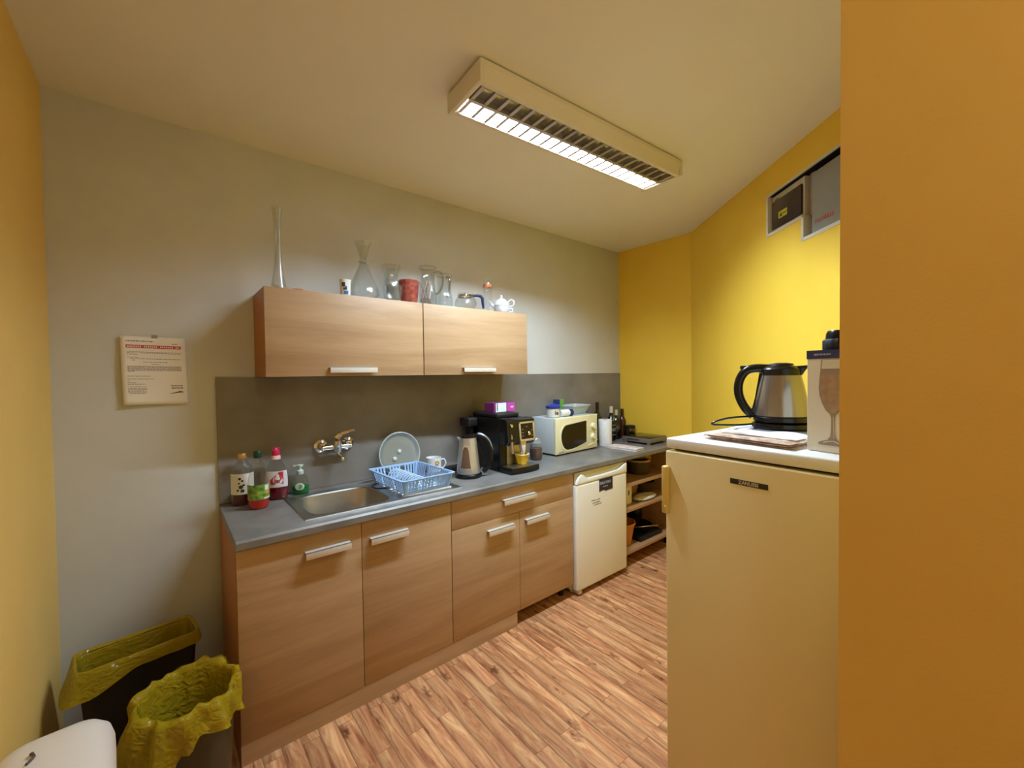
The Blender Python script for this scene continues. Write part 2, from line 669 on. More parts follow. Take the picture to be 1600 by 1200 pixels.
for sy in (-1, 1):
    for i in range(nf + 1):
        x = -HL + 0.03 + (2 * HL - 0.06) * i / nf
        c0 = sy * 0.046
        fb.prism([(x - 0.007, -HH + 0.002), (x + 0.007, -HH + 0.002), (x + 0.0015, -HH + 0.021), (x - 0.0015, -HH + 0.021)], c0 - 0.043, c0 + 0.043, 'y')
fb.prism([(-0.0075, -HH), (0.0075, -HH), (0.002, -HH + 0.045), (-0.002, -HH + 0.045)], -HL + 0.02, HL - 0.02, 'x')
fb.out('louvre', LOUV, lamp, smooth=False)
tb = B()
tb.X = Matrix.Translation((0, 0.046, -HH + 0.042)) @ Matrix.Rotation(pi / 2, 4, 'Y')
tb.cyl(0.0085, -HL + 0.035, HL - 0.035, seg=12)
tb.out('lit_tube', mat('lit_tube', (240, 248, 255), 0.5, emit=TUBE_E), lamp)['label'] = 'glowing fluorescent tube'
tb = B()
tb.X = Matrix.Translation((0, -0.046, -HH + 0.042)) @ Matrix.Rotation(pi / 2, 4, 'Y')
tb.cyl(0.008, -HL + 0.035, HL - 0.035, seg=12)
tb.out('unlit_tube', mat('unlit_tube', (215, 210, 205), 0.4), lamp)['label'] = 'unlit fluorescent tube'
ld = bpy.data.lights.new('tube_light', 'AREA')
ld.shape = 'RECTANGLE'
ld.size = 2 * HL - 0.08
ld.size_y = 0.022
ld.energy = LAMP_W
ld.color = (0.78, 1.0, 1.2)
ld.spread = radians(180)
lo = bpy.data.objects.new('tube_light', ld)
COL.objects.link(lo)
lo.parent = lamp
lo.location = (0, 0.046, -HH + 0.0235)

fill_lamp = thing('added_fill_globe', 'unseen round globe added behind the camera as fill light', 'ceiling light', (0.15, -3.05, H))  # invented fixture, added to brighten the left wall and partition
B().cyl(0.07, -0.03, -0.0005).out('fill_mount', lw_, fill_lamp)
B().sph((0, 0, -0.12), 0.11).out('fill_globe', mat('fill_globe', (255, 226, 180), 0.4, emit=2.0), fill_lamp)
pl = bpy.data.lights.new('fill_light', 'POINT')
pl.energy = FILL_W
pl.color = (0.98, 1.0, 0.8)
pl.shadow_soft_size = 0.115
po = bpy.data.objects.new('fill_light', pl)
COL.objects.link(po)
po.parent = fill_lamp
po.location = (0, 0, -0.12)

# ================================================================ SPLASHBACK, WORKTOP, SINK
tag(B().box(0, XR - 0.001, -0.012, -0.0005, ZT + 0.0005, 1.4374, 0.0015).out('splashback', SPLASH, smooth=False),
    'dark grey stone-look splashback panel running behind the worktop', 'splashback')
SX0, SX1, SY0, SY1 = 0.247, 1.011, -0.53, -0.095
bx0, bx1, by0, by1 = 0.275, 0.665, -0.505, -0.125
wt = B()
TK = 0.038
wt.prism([(-0.6 + 0.006, ZT - TK), (-0.6, ZT - TK + 0.006), (-0.6, ZT - 0.008), (-0.6 + 0.008, ZT), (by0, ZT), (by0, ZT - TK)], 0, XR, 'x')
wt.box(0, bx0, by0, by1, ZT - TK, ZT)
wt.box(bx1, XR, by0, by1, ZT - TK, ZT)
wt.box(0, XR, by1, 0, ZT - TK, ZT)
tag(wt.out('worktop', STONE, smooth=False), 'long grey laminate kitchen worktop with rounded front edge', 'worktop')

sink = thing('kitchen_sink', 'stainless steel inset sink with bowl and ribbed drainer', 'sink', (0, 0, ZT))
cx, cy = (bx0 + bx1) / 2, (by0 + by1) / 2
NS = 72


def sup(hx, hy, n, a):
    c, s_ = cos(a), sin(a)
    return (cx + hx * math.copysign(abs(c) ** (2 / n), c), cy + hy * math.copysign(abs(s_) ** (2 / n), s_))


def rect_hit(a, x0, x1, y0, y1):
    c, s_ = cos(a), sin(a)
    t = min(((x1 - cx) / c if c > 1e-9 else (x0 - cx) / c if c < -1e-9 else 9e9), ((y1 - cy) / s_ if s_ > 1e-9 else (y0 - cy) / s_ if s_ < -1e-9 else 9e9))
    return cx + c * t, cy + s_ * t


b = B()
# angles that include the outer corners
angs = sorted([2 * pi * i / NS for i in range(NS)] + [math.atan2(y - cy, x - cx) % (2 * pi) for x in (SX0, SX1) for y in (SY0, SY1)])
loops = []
loops.append([(*rect_hit(a, SX0, SX1, SY0, SY1), 0.0005) for a in angs])
loops.append([(*rect_hit(a, SX0 + .003, SX1 - .003, SY0 + .003, SY1 - .003), 0.005) for a in angs])
loops.append([(*rect_hit(a, SX0 + .016, SX1 - .016, SY0 + .014, SY1 - .014), 0.0045) for a in angs])
loops.append([(*rect_hit(a, SX0 + .022, SX1 - .022, SY0 + .019, SY1 - .019), 0.0018) for a in angs])
hx, hy = (bx1 - bx0) / 2 - 0.012, (by1 - by0) / 2 - 0.012
# loops with matching angles on a superellipse (ray directions)


def sup_ray(a, hx, hy, n):
    c, s_ = cos(a), sin(a)
    t = (abs(c / hx) ** n + abs(s_ / hy) ** n) ** (-1 / n)
    return cx + c * t, cy + s_ * t


for k, (ins, z, n) in enumerate(((0, 0.0015, 5), (0.006, -0.004, 5), (0.014, -0.05, 4.5), (0.03, -0.125, 4), (0.06, -0.146, 3.5), (0.12, -0.15, 3))):
    loops.append([(*sup_ray(a, hx - ins, hy - ins, n), z) for a in angs])
V = [[b._v(p) for p in lp] for lp in loops]
n_ = len(angs)
for k in range(len(V) - 1):
    for i in range(n_):
        b._f([V[k][i], V[k][(i + 1) % n_], V[k + 1][(i + 1) % n_], V[k + 1][i]])
b._f(V[-1])
so = b.out('basin', STEEL_R, sink)
b = B()
for i in range(9):
    y = -0.47 + i * 0.043
    b.tube([(0.70, y, 0.0015), (0.975, y, 0.0035)], 0.004, 8)
b.out('drainer_ribs', STEEL, sink)['kind'] = 'stuff'
b = B().cyl(0.028, -0.1495, -0.146, (cx, cy), bev=0.001)
for a in range(6):
    b.cyl(0.003, -0.146, -0.1455, (cx + 0.016 * cos(a * pi / 3), cy + 0.016 * sin(a * pi / 3)), seg=8)
b.out('drain_strainer', CHROME, sink)
B().lathe([(0.0, -0.004), (0.052, -0.003), (0.058, 0.004), (0.062, 0.006), (0.06, 0.002)], (0.715, -0.21)).out('overflow_insert', BLACKM, sink)

# ---------------------------------------------------------------- base cabinets
YD = -0.58     # front face of doors
HT = 0.03


def handle(parent, x0, x1, z0, yf=YD, h=0.029, d=0.026):
    b = B()
    b.box(x0, x1, yf - d, yf - d + 0.004, z0, z0 + h, 0.001)
    b.box(x0, x1, yf - d, yf, z0 + h - 0.004, z0 + h, 0.001)
    return b.out('handle', ALU, parent)


def door(parent, x0, x1, z0, z1, hx0, hx1, hz, name='door'):
    d = B().box(x0 + 0.0012, x1 - 0.0012, YD, YD + 0.018, z0, z1, 0.0012).out(name, BEECH, parent)
    handle(d, hx0, hx1, hz)
    return d


DT = ZT - TK - 0.004
def carcass(x0, x1, zb=0.0):
    b = B()
    for (a, c) in ((x0, x0 + 0.018), (x1 - 0.018, x1)):
        b.box(a, c, YD + 0.019, -0.02, zb, ZT - TK - 0.0005)
    b.box(x0 + 0.018, x1 - 0.018, YD + 0.019, -0.02, 0.085, 0.103)
    b.box(x0 + 0.018, x1 - 0.018, -0.03, -0.02, 0.103, ZT - TK - 0.0005)
    return b


sc = thing('sink_cabinet', 'beech base cabinet with two tall doors under the sink', 'kitchen cabinet')
carcass(0.001, 0.9078).out('body', BEECH_EDGE, sc, smooth=False)
door(sc, 0.001, 0.4583, 0.0845, DT, 0.230, 0.407, 0.710)
door(sc, 0.4583, 0.9078, 0.0845, DT, 0.492, 0.669, 0.699)
dc = thing('drawer_cabinet', 'beech base cabinet with one wide drawer above two doors', 'kitchen cabinet')
carcass(0.909, 1.8101, 0.085).out('body', BEECH_EDGE, dc, smooth=False)
for x in (0.95, 1.77):
    for y in (-0.50, -0.08):
        B().cyl(0.018, 0, 0.0848, (x, y), 14).out('foot', BLACKM, dc)
door(dc, 0.909, 1.8101, 0.6525, DT, 1.233, 1.472, 0.716, 'drawer')
door(dc, 0.909, 1.3565, 0.0845, 0.6505, 1.126, 1.308, 0.572)
door(dc, 1.3565, 1.8101, 0.0845, 0.6505, 1.395, 1.58, 0.571)
tag(B().box(0.001, 1.335, YD + 0.002, YD + 0.018, 0.0, 0.083, 0.001).out('plinth', BEECH, smooth=False),
    'beech plinth board closing the gap under the left base cabinets', 'plinth')

# ---------------------------------------------------------------- wall cabinets
ZU0, ZU1, DU = 1.4384, 1.8364, 0.2818


def wall_cab(x0, x1, hx0, hx1, label):
    t = thing('wall_cabinet', label, 'kitchen cabinet', group='wall cabinets')
    b = B()
    b.box(x0, x0 + 0.018, -DU + 0.019, -0.001, ZU0, ZU1 - 0.001)
    b.box(x1 - 0.018, x1, -DU + 0.019, -0.001, ZU0, ZU1 - 0.001)
    b.box(x0 + 0.018, x1 - 0.018, -DU + 0.019, -0.001, ZU0, ZU0 + 0.018)
    b.box(x0 + 0.018, x1 - 0.018, -DU + 0.019, -0.001, ZU1 - 0.019, ZU1 - 0.001)
    b.out('body', BEECH_EDGE, t, smooth=False)
    d = B().box(x0 + 0.0005, x1 - 0.002, -DU, -DU + 0.018, ZU0 - 0.001, ZU1, 0.0015).out('door', BEECH, t)
    handle(d, hx0, hx1, 1.4535, -DU, 0.028)
    return t


wall_cab(0.16, 0.9285, 0.425, 0.655, 'left beech wall cabinet with flap door, a tall vase standing on it')
wall_cab(0.9315, 1.7007, 1.18, 1.415, 'right beech wall cabinet with flap door, a white teapot standing on it')

# ---------------------------------------------------------------- mini fridge
mf = thing('mini_fridge', 'small white under-counter fridge with dark sticker between cabinet and open shelves', 'fridge', (1.815, 0, 0))
FW = 0.54
b = B()
b.box(0, FW, -0.545, -0.04, 0.03, ZT - TK - 0.004, 0.004)
for x in (0.03, FW - 0.05):
    for y in (-0.52, -0.1):
        b.cyl(0.014, 0, 0.032, (x + 0.01, y), 10)
b.out('body', mat('mini_fridge_side', (222, 214, 190), 0.4), mf)
d = B().box(0.002, FW - 0.002, -0.605, -0.548, 0.034, 0.724, 0.016, 4).out('door', WHITE, mf)
g = [(0.004, 0.726), (FW - 0.004, 0.726)] + [(FW - 0.004, 0.79), (FW - 0.03, 0.785), (FW - 0.06, 0.768), (FW - 0.10, 0.757), (FW / 2, 0.752), (0.13, 0.751), (0.10, 0.757), (0.075, 0.776), (0.055, 0.785), (0.03, 0.77), (0.012, 0.745)]
B().prism(g, -0.605, -0.585, 'y', 0.003).out('grip', WHITE, d)
B().box(0.004, FW - 0.004, -0.584, -0.548, 0.726, 0.797, 0.003).out('grip_recess', mat('grip_recess', (206, 196, 160), 0.5), d)
st = B().prism([(0.225, 0.724), (0.225, 0.642), (0.275, 0.648), (0.29, 0.640), (0.30, 0.636), (0.315, 0.640), (0.37, 0.640), (0.37, 0.724)], -0.6065, -0.6048, 'y').out('sticker', mat('sticker_navy', (42, 36, 62), 0.5), d, smooth=False)
SW = mat('sticker_white', (190, 186, 190), 0.6)
marks(4, 0.020, SW, st, (0.258, -0.607, 0.696))
marks(4, 0.018, SW, st, (0.322, -0.607, 0.696))
marks(9, 0.008, SW, st, (0.29, -0.607, 0.670))
b = B()
for k, (z, n) in enumerate(((0.592, 7), (0.574, 6), (0.560, 6))):
    x = 0.145 + 0.012 * k
    for i in range(n):
        b.box(x, x + 0.009, -0.6056, -0.6048, z, z + 0.009 * (0.6 + 0.4 * random.random()))
        x += 0.0125 + 0.003 * random.random()
b.out('printed_marks', FAINT, d, smooth=False)
for x in (0.02,):
    B().box(x, x + 0.03, -0.6, -0.55, 0.012, 0.034, 0.004).out('hinge', ALU, mf)

# ---------------------------------------------------------------- open shelf unit
su = thing('shelf_unit', 'open beech shelf unit under the right end of the worktop', 'shelf unit', (2.372, 0, 0))
SWD = XR - 2.372 - 0.003
b = B().box(0, 0.018, -0.575, -0.02, 0.10, ZT - TK - 0.0005).out('side_panel', SHELFW, su, smooth=False)
B().box(SWD - 0.018, SWD, -0.575, -0.02, 0.10, ZT - TK - 0.0005).out('side_panel', SHELFW, su, smooth=False)
B().box(0.018, SWD - 0.018, -0.03, -0.02, 0.10, ZT - TK - 0.0005).out('back_panel', BEECH_EDGE, su, smooth=False)
for z in (0.100, 0.412, 0.598):
    B().box(0.0185, SWD - 0.0185, -0.572, -0.031, z, z + 0.018).out('shelf', SHELFW, su, smooth=False)
for x in (0.05, SWD - 0.05):
    for y in (-0.50, -0.08):
        B().cyl(0.02, 0, 0.1, (x, y), 14).out('foot', BLACKM, su)

# shelf contents
WARMB = mat('brown_glaze', (92, 62, 42), 0.45)
p = thing('cooking_pot', 'dark brown pot with pale rim on the top open shelf', 'pot', (2.80, -0.40, 0.6165))
B().lathe([(0, 0.001), (0.085, 0.001), (0.092, 0.01), (0.094, 0.10), (0.088, 0.10), (0.085, 0.012), (0, 0.008)], seg=36, mod=lambda a, z: 1 + 0.012 * cos(24 * a)).out('bowl', mat('dark_basket', (70, 54, 46), 0.6), p)
B().lathe([(0.094, 0.098), (0.097, 0.104), (0.094, 0.112), (0.082, 0.112), (0.082, 0.098)], seg=36).out('rim', mat('pale_rim', (186, 158, 112), 0.5), p)
tag(B().lathe([(0, 0.001), (0.075, 0.001), (0.085, 0.01), (0.1, 0.15), (0.095, 0.15), (0.08, 0.012), (0, 0.008)], seg=30).out('yellow_tub', mat('yellow_tub', (210, 160, 50), 0.5), loc=(2.975, -0.30, 0.6165)), 'yellow round tub at the right of the top open shelf', 'tub')
p = thing('glass_jar', 'small glass jar standing far left on the top open shelf', 'jar', (2.50, -0.42, 0.6165))
B().lathe([(0, 0.001), (0.03, 0.001), (0.032, 0.006), (0.032, 0.08), (0.027, 0.09)], seg=20).out('body', PET, p)
B().cyl(0.028, 0.09, 0.105, seg=20, bev=0.002).out('lid', mat('copper_lid', (120, 70, 40), 0.4, 0.5), p)
p = thing('carton', 'white carton with dark mark standing on the middle shelf', 'box', (2.455, -0.50, 0.4305), radians(4))
B().box(0, 0.12, 0, 0.09, 0.0005, 0.155, 0.0015).out('carton_body', mat('white_card', (226, 222, 212), 0.7), p, smooth=False)
B().box(0.07, 0.085, -0.0008, 0.0002, 0.07, 0.105).out('printed_mark', INK, p, smooth=False)


def crumple(name, m, loc, sx, sy, sz, seed, parent=None, rotz=0, n=16):
    rnd = random.Random(seed)
    ks = [(rnd.uniform(4, 14), rnd.uniform(0, 6), rnd.uniform(4, 14), rnd.uniform(0, 6)) for _ in range(6)]
    f = wav(*ks)
    b = B()
    prof = [(sin(pi * i / n * 0.5), 1 - cos(pi * i / n * 0.5)) for i in range(n + 1)]

    def fn(u, v):
        a = 2 * pi * u
        ph = pi * v
        r = sin(ph) ** 0.6 * (1 + 0.18 * f(cos(a) * 1.5 + v, sin(a) * 1.5))
        z = 0.5 - 0.5 * cos(ph)
        z = z * (1 + 0.25 * f(cos(a) * 2 * v, sin(a) * 2))
        return (r * cos(a) * sx / 2, r * sin(a) * sy / 2, max(0.0005, z * sz))
    b.grid(fn, 32, 14)
    bmesh.ops.remove_doubles(b.bm, verts=b.bm.verts[:], dist=1e-5)
    return b.out(name, m, parent, loc=loc, rotz=rotz, ang=60)


tag(crumple('paper_bag', mottle('brown_bag_paper', (176, 140, 100), (150, 116, 80), 12, 0.85), (2.73, -0.32, 0.431), 0.2, 0.2, 0.13, 3), 'crumpled brown paper bag behind the white carton on the middle shelf', 'paper bag')
tag(crumple('cleaning_cloth', mottle('white_cotton', (226, 220, 210), (205, 198, 188), 14, 0.95), (2.75, -0.49, 0.431), 0.26, 0.12, 0.035, 5), 'white cleaning cloth lying at the front of the middle shelf', 'cloth')
p = thing('wicker_basket', 'dark low basket at the right of the middle shelf', 'basket', (2.95, -0.34, 0.4305))
B().lathe([(0, 0.001), (0.075, 0.001), (0.1, 0.085), (0.094, 0.085), (0.07, 0.008), (0, 0.008)], seg=36, mod=lambda a, z: 1 + 0.02 * cos(20 * a + z * 200)).out('basket_body', mat('dark_wicker', (84, 60, 40), 0.7), p)
tag(B().lathe([(0, 0.001), (0.065, 0.001), (0.072, 0.01), (0.098, 0.155), (0.106, 0.16), (0.106, 0.175), (0.1, 0.175), (0.094, 0.16), (0.068, 0.014), (0, 0.01)], seg=36).out('flower_pot', mat('orange_plastic', (206, 134, 60), 0.45), loc=(2.51, -0.44, 0.1185)), 'orange plastic flower pot on the lowest open shelf', 'flower pot')
p = thing('frying_pan', 'black pan set inside a black tray on the lowest open shelf', 'pan', (2.78, -0.40, 0.1185))
B().prism([(-0.15, -0.13), (0.16, -0.13), (0.18, 0.1), (-0.13, 0.12)], 0.001, 0.035, 'z', 0.006).out('tray', BLACKM, p)
B().lathe([(0, 0.037), (0.09, 0.037), (0.12, 0.085), (0.116, 0.085), (0.086, 0.042), (0, 0.04)], seg=32).out('pan_body', BLACK, p)
B().tube(spline([(-0.11, -0.03, 0.08), (-0.04, -0.12, 0.10), (0.08, -0.14, 0.09), (0.13, -0.02, 0.1)]), 0.0035, 8).out('handle', CHROME, p)
tag(crumple('bin_bag', mat('black_bag_film', (22, 22, 26), 0.28), (3.02, -0.20, 0.119), 0.11, 0.16, 0.15, 9), 'crumpled black plastic bag right of the pan on the lowest shelf', 'bag')


# ================================================================ NOTICE ON THE WALL
nt_ = thing('paper_notice', 'printed white paper notice with red banner taped to the grey wall', 'notice', (-0.322, -0.002, 1.327))


def notice_pt(u, v, off=0.0):
    x = 0.0 + 0.213 * u + 0.005 * (1 - v) * (1 if u < .5 else 1)
    y = -0.001 - 0.016 * (1 - u) ** 2 * (1 - abs(v - 0.45)) - 0.010 * (max(0, 0.25 - v) * 4) ** 2 * 0.6 - off
    return (x, y, 0.291 * v - 0.004 * u)


B().grid(lambda u, v: notice_pt(u, v), 12, 16).out('sheet', PAPER, nt_, ang=80, solid=0.0003)


def notice_bar(b, u0, u1, v, h, n=4):
    for i in range(n):
        ua, ub = u0 + (u1 - u0) * i / n, u0 + (u1 - u0) * (i + 1) / n
        b._f([b._v(notice_pt(ua, v, 0.0006)), b._v(notice_pt(ub, v, 0.0006)), b._v(notice_pt(ub, v + h, 0.0006)), b._v(notice_pt(ua, v + h, 0.0006))])


def notice_words(b, u0, u1, v, h, r):
    u = u0
    while u < u1:
        l = r.uniform(0.012, 0.05)
        notice_bar(b, u, min(u + l, u1), v, h, 1)
        u += l + 0.009


r = random.Random(3)
b = B()
notice_bar(b, 0.08, 0.93, 0.83, 0.045, 8)
b.out('red_banner', RED, nt_, smooth=False, solid=0.0002)
bw = B()
for i in range(26):
    u = 0.10 + 0.031 * i
    if i % 8 != 7:
        bw._f([bw._v(notice_pt(u, 0.842, 0.0009)), bw._v(notice_pt(u + 0.02, 0.842, 0.0009)), bw._v(notice_pt(u + 0.02, 0.862, 0.0009)), bw._v(notice_pt(u, 0.862, 0.0009))])
bw.out('banner_lettering', PAPER, nt_, smooth=False)
b = B()
notice_words(b, 0.08, 0.5, 0.925, 0.013, r)
notice_words(b, 0.78, 0.88, 0.90, 0.008, r)
for v in (0.77, 0.755, 0.715 + .02):
    notice_words(b, 0.09, 0.93 if v > .75 else 0.25, v, 0.006, r)
for v, a, c in ((0.69, 0.09, 0.25), (0.67, 0.14, 0.92), (0.65, 0.16, 0.22), (0.62, 0.32, 0.7), (0.59, 0.45, 0.56), (0.56, 0.09, 0.92), (0.545, 0.09, 0.92), (0.53, 0.09, 0.92), (0.515, 0.09, 0.92), (0.50, 0.09, 0.92), (0.485, 0.09, 0.2), (0.415, 0.08, 0.42), (0.375, 0.08, 0.48), (0.345, 0.08, 0.12), (0.32, 0.08, 0.2), (0.30, 0.08, 0.34), (0.26, 0.08, 0.36), (0.24, 0.08, 0.36), (0.22, 0.08, 0.36), (0.20, 0.08, 0.34), (0.185, 0.08, 0.36), (0.165, 0.1, 0.34)):
    notice_words(b, a, c, v, 0.007, r)
b.out('printed_text', FAINT, nt_, smooth=False)
b = B()
notice_words(b, 0.74, 0.93, 0.27, 0.010, r)
notice_words(b, 0.75, 0.93, 0.235, 0.014, r)
P_ = [(0.69, 0.155), (0.80, 0.175), (0.88, 0.195), (0.93, 0.185), (0.94, 0.175), (0.86, 0.17), (0.80, 0.162)]
b._f([b._v(notice_pt(u, v, 0.0007)) for u, v in P_])
b.out('stamp', INK, nt_, smooth=False)
B().box(0.10, 0.12, -0.0035, -0.002, 0.283, 0.298).out('tape', mat('tape', (150, 140, 130), 0.4), nt_, smooth=False)

# ================================================================ TAP
tp = thing('wall_tap', 'chrome wall-mounted lever mixer tap above the sink', 'tap', (0.505, -0.012, 1.066))
b = B()
b.X = Matrix.Translation((-0.055, 0, 0)) @ Matrix.Rotation(pi / 2, 4, 'X')
b.lathe([(0, 0), (0.036, 0), (0.034, 0.008), (0.02, 0.016), (0.016, 0.03), (0, 0.03)])
b.out('wall_flange', CHROME, tp)
b = B()
b.X = Matrix.Translation((0.085, 0, 0)) @ Matrix.Rotation(pi / 2, 4, 'X')
b.lathe([(0, 0), (0.036, 0), (0.034, 0.008), (0.02, 0.016), (0.016, 0.03), (0, 0.03)])
b.out('wall_flange', CHROME, tp)
b = B()
b.tube([(-0.055, -0.02, -0.003), (-0.055, -0.05, -0.006), (0.085, -0.05, -0.006), (0.085, -0.02, -0.003)], 0.0135, 14)
b.sph((-0.055, -0.05, -0.006), 0.0145)
b.sph((0.085, -0.05, -0.006), 0.0145)
b.out('mixer_body', CHROME, tp)
b = B()
b.X = Matrix.Translation((0.015, -0.055, -0.03)) @ Matrix.Rotation(radians(12), 4, 'X')
b.lathe([(0, -0.005), (0.017, -0.005), (0.021, 0.0), (0.022, 0.04), (0.019, 0.062), (0.010, 0.07), (0, 0.071)])
b.out('valve', CHROME, tp)
b = B()
b.tube(spline([(0.012, -0.05, 0.040), (0.035, -0.062, 0.062), (0.065, -0.075, 0.074), (0.098, -0.085, 0.080)]), [0.012] * 8 + [0.009] * 8 + [0.006] * 9, 10, flat=0.45)
b.out('lever', CHROME, tp)
b = B()
b.tube(spline([(0.015, -0.06, -0.03), (0.015, -0.075, -0.045), (0.015, -0.11, -0.05), (0.015, -0.14, -0.052), (0.015, -0.147, -0.066)]), 0.009, 12)
b.out('spout', CHROME, tp)

# ================================================================ BOTTLES BY THE SINK
# brown juice bottle at the back
t = thing('syrup_bottle', 'round syrup bottle with white label and gold cap, leftmost on the worktop', 'bottle', (0.088, -0.068, ZT), 0, 'bottles left of the sink')
B().lathe([(0, 0.001), (0.042, 0.001), (0.047, 0.008), (0.047, 0.15), (0.042, 0.175), (0.02, 0.2), (0.017, 0.205), (0.017, 0.225), (0, 0.225)], seg=32).out('body', PET, t)
B().lathe([(0, 0.003), (0.041, 0.003), (0.045, 0.009), (0.045, 0.066), (0, 0.066)], seg=32).out('liquid', mat('brown_red_liquid', (86, 14, 12), 0.12, spec=0.6), t)
B().lathe([(0.0185, 0.213), (0.0195, 0.215), (0.0195, 0.235), (0.018, 0.238), (0, 0.238)], seg=24).out('cap', mat('gold_cap', (196, 160, 96), 0.3, 0.7), t)
LW = mat('label_white', (228, 226, 220), 0.55)
lb = B().lathe([(0.0478, 0.055), (0.0478, 0.15)], seg=24, a0=radians(190), a1=radians(335)).out('label', LW, t)
b = B()
for (a, z, rr) in ((250, 0.128, 0.006), (262, 0.118, 0.005), (246, 0.107, 0.004), (255, 0.09, 0.009), (262, 0.072, 0.008), (240, 0.075, 0.005), (268, 0.098, 0.005)):
    A = radians(a)
    b.X = Matrix.Translation((0.0482 * cos(A), 0.0482 * sin(A), z)) @ Matrix.Rotation(A, 4, 'Z') @ Matrix.Rotation(pi / 2, 4, 'Y')
    b.cyl(rr, -0.0003, 0.0006, seg=10)
b.out('berry_print', mat('berry_print', (50, 56, 56), 0.6), lb)

# orange syrup bottle in front, green cap
t = thing('syrup_bottle', 'tall clear bottle with green cap, green label and orange syrup', 'bottle', (0.135, -0.185, ZT), 0, 'bottles left of the sink')
B().lathe([(0, 0.001), (0.036, 0.001), (0.041, 0.01), (0.042, 0.11), (0.040, 0.13), (0.033, 0.17), (0.022, 0.205), (0.014, 0.222), (0.013, 0.24), (0, 0.24)], seg=32).out('body', PET, t)
B().lathe([(0, 0.003), (0.035, 0.003), (0.040, 0.011), (0.040, 0.06), (0, 0.06)], seg=32).out('liquid', mat('orange_liquid', (212, 48, 14), 0.12, spec=0.6), t)
B().lathe([(0.0155, 0.228), (0.0165, 0.23), (0.0165, 0.255), (0.014, 0.259), (0, 0.259)], seg=24, mod=lambda a, z: 1 + 0.02 * cos(20 * a)).out('cap', mat('dark_green_cap', (18, 62, 44), 0.4), t)
lb = B().lathe([(0.0432, 0.044), (0.0432, 0.112)], seg=30, a0=radians(170), a1=radians(350)).out('label', mottle('green_label', (60, 120, 44), (150, 170, 70), 55, 0.5), t)
b = B()
for (a0, a1, z0, z1) in ((296, 324, 0.085, 0.108),):
    b.lathe([(0.0436, z0), (0.0436, z1)], seg=8, a0=radians(a0), a1=radians(a1))
b.out('white_print', LW, lb)
B().lathe([(0.0436, 0.047), (0.0436, 0.053)], seg=12, a0=radians(290), a1=radians(335)).out('white_stripe', LW, lb)
B().lathe([(0.0436, 0.068), (0.0436, 0.084)], seg=8, a0=radians(300), a1=radians(330)).out('orange_print', mat('orange_print', (232, 150, 60), 0.5), lb)

# washing-up liquid
t = thing('dish_soap_bottle', 'washing-up liquid bottle with pink cap and half full of red soap', 'bottle', (0.226, -0.085, ZT), radians(-22), 'bottles left of the sink')
B().lathe([(0, 0.001), (0.042, 0.001), (0.048, 0.008), (0.050, 0.08), (0.048, 0.12), (0.040, 0.155), (0.026, 0.183), (0.017, 0.192), (0.017, 0.198), (0, 0.198)], seg=36, sy=0.62).out('body', PET, t)
B().lathe([(0, 0.003), (0.041, 0.003), (0.0465, 0.009), (0.0485, 0.066), (0, 0.066)], seg=36, sy=0.61).out('liquid', mat('red_liquid', (120, 4, 26), 0.1, spec=0.6), t)
B().lathe([(0.018, 0.194), (0.021, 0.196), (0.019, 0.212), (0.014, 0.214), (0, 0.214)], seg=24).out('neck_ring', mat('pale_pink', (240, 196, 200), 0.4), t)
cp = B().lathe([(0, 0.214), (0.0165, 0.214), (0.018, 0.222), (0.016, 0.238), (0.009, 0.245), (0.006, 0.252), (0, 0.252)], seg=24)
cp.box(-0.002, 0.020, -0.006, 0.006, 0.243, 0.252, 0.002)
PINK = mat('pink_plastic', (206, 38, 84), 0.35)
cp.out('cap', PINK, t)
lb = B()
lb.lathe([(0.0508, 0.062), (0.0515, 0.085), (0.0502, 0.115), (0.046, 0.14)], seg=24, a0=radians(190), a1=radians(350), sy=0.63)
lb = lb.out('label', mat('label_silver', (214, 208, 214), 0.4), t)
b = B()


def on_soap(x, z, off=0.0012):
    R_ = 0.0505
    x = max(-0.049, min(0.049, x))
    return (x, -(math.sqrt(max(0, R_ * R_ - x * x)) * 0.63) - off, z)


def patch(b, pts, off, fn):
    b._f([b._v(fn(x, z, off)) for x, z in pts])


def ring_pts(cx_, cz_, rx, rz, n=24, rot=0.0):
    return [(cx_ + rx * cos(2 * pi * i / n) * cos(rot) - rz * sin(2 * pi * i / n) * sin(rot), cz_ + rx * cos(2 * pi * i / n) * sin(rot) + rz * sin(2 * pi * i / n) * cos(rot)) for i in range(n)]


# red diagonal swoosh behind a white drop
for i in range(10):
    x0, x1 = -0.02 + i * 0.0055, -0.02 + (i + 1) * 0.0055
    patch(b, [(x0, 0.078 + 0.5 * abs(x0 - 0.012) * 0 + 0.0), (x1, 0.078), (x1, min(0.137, 0.10 + (x1 + 0.02) * 0.95)), (x0, min(0.137, 0.10 + (x0 + 0.02) * 0.95))], 0.0016, on_soap)
b.out('red_swoosh', mat('swoosh_red', (196, 38, 58), 0.4), lb)
b = B()
dp = [(0.012, 0.130)] + [(0.012 + 0.021 * cos(a), 0.096 + 0.021 * sin(a)) for a in [radians(50 - 280 * i / 20) for i in range(21)]]
for i in range(1, len(dp) - 1):
    b._f([b._v(on_soap(*dp[0], 0.0022)), b._v(on_soap(*dp[i], 0.0022)), b._v(on_soap(*dp[i + 1], 0.0022))])
for i in range(8):
    x0, x1 = -0.008 + i * 0.005, -0.008 + (i + 1) * 0.005
    patch(b, [(x0, 0.066 + 0.1 * x0), (x1, 0.066 + 0.1 * x1), (x1, 0.075 + 0.1 * x1), (x0, 0.075 + 0.1 * x0)], 0.0022, on_soap)
b.out('white_drop', LW, lb)
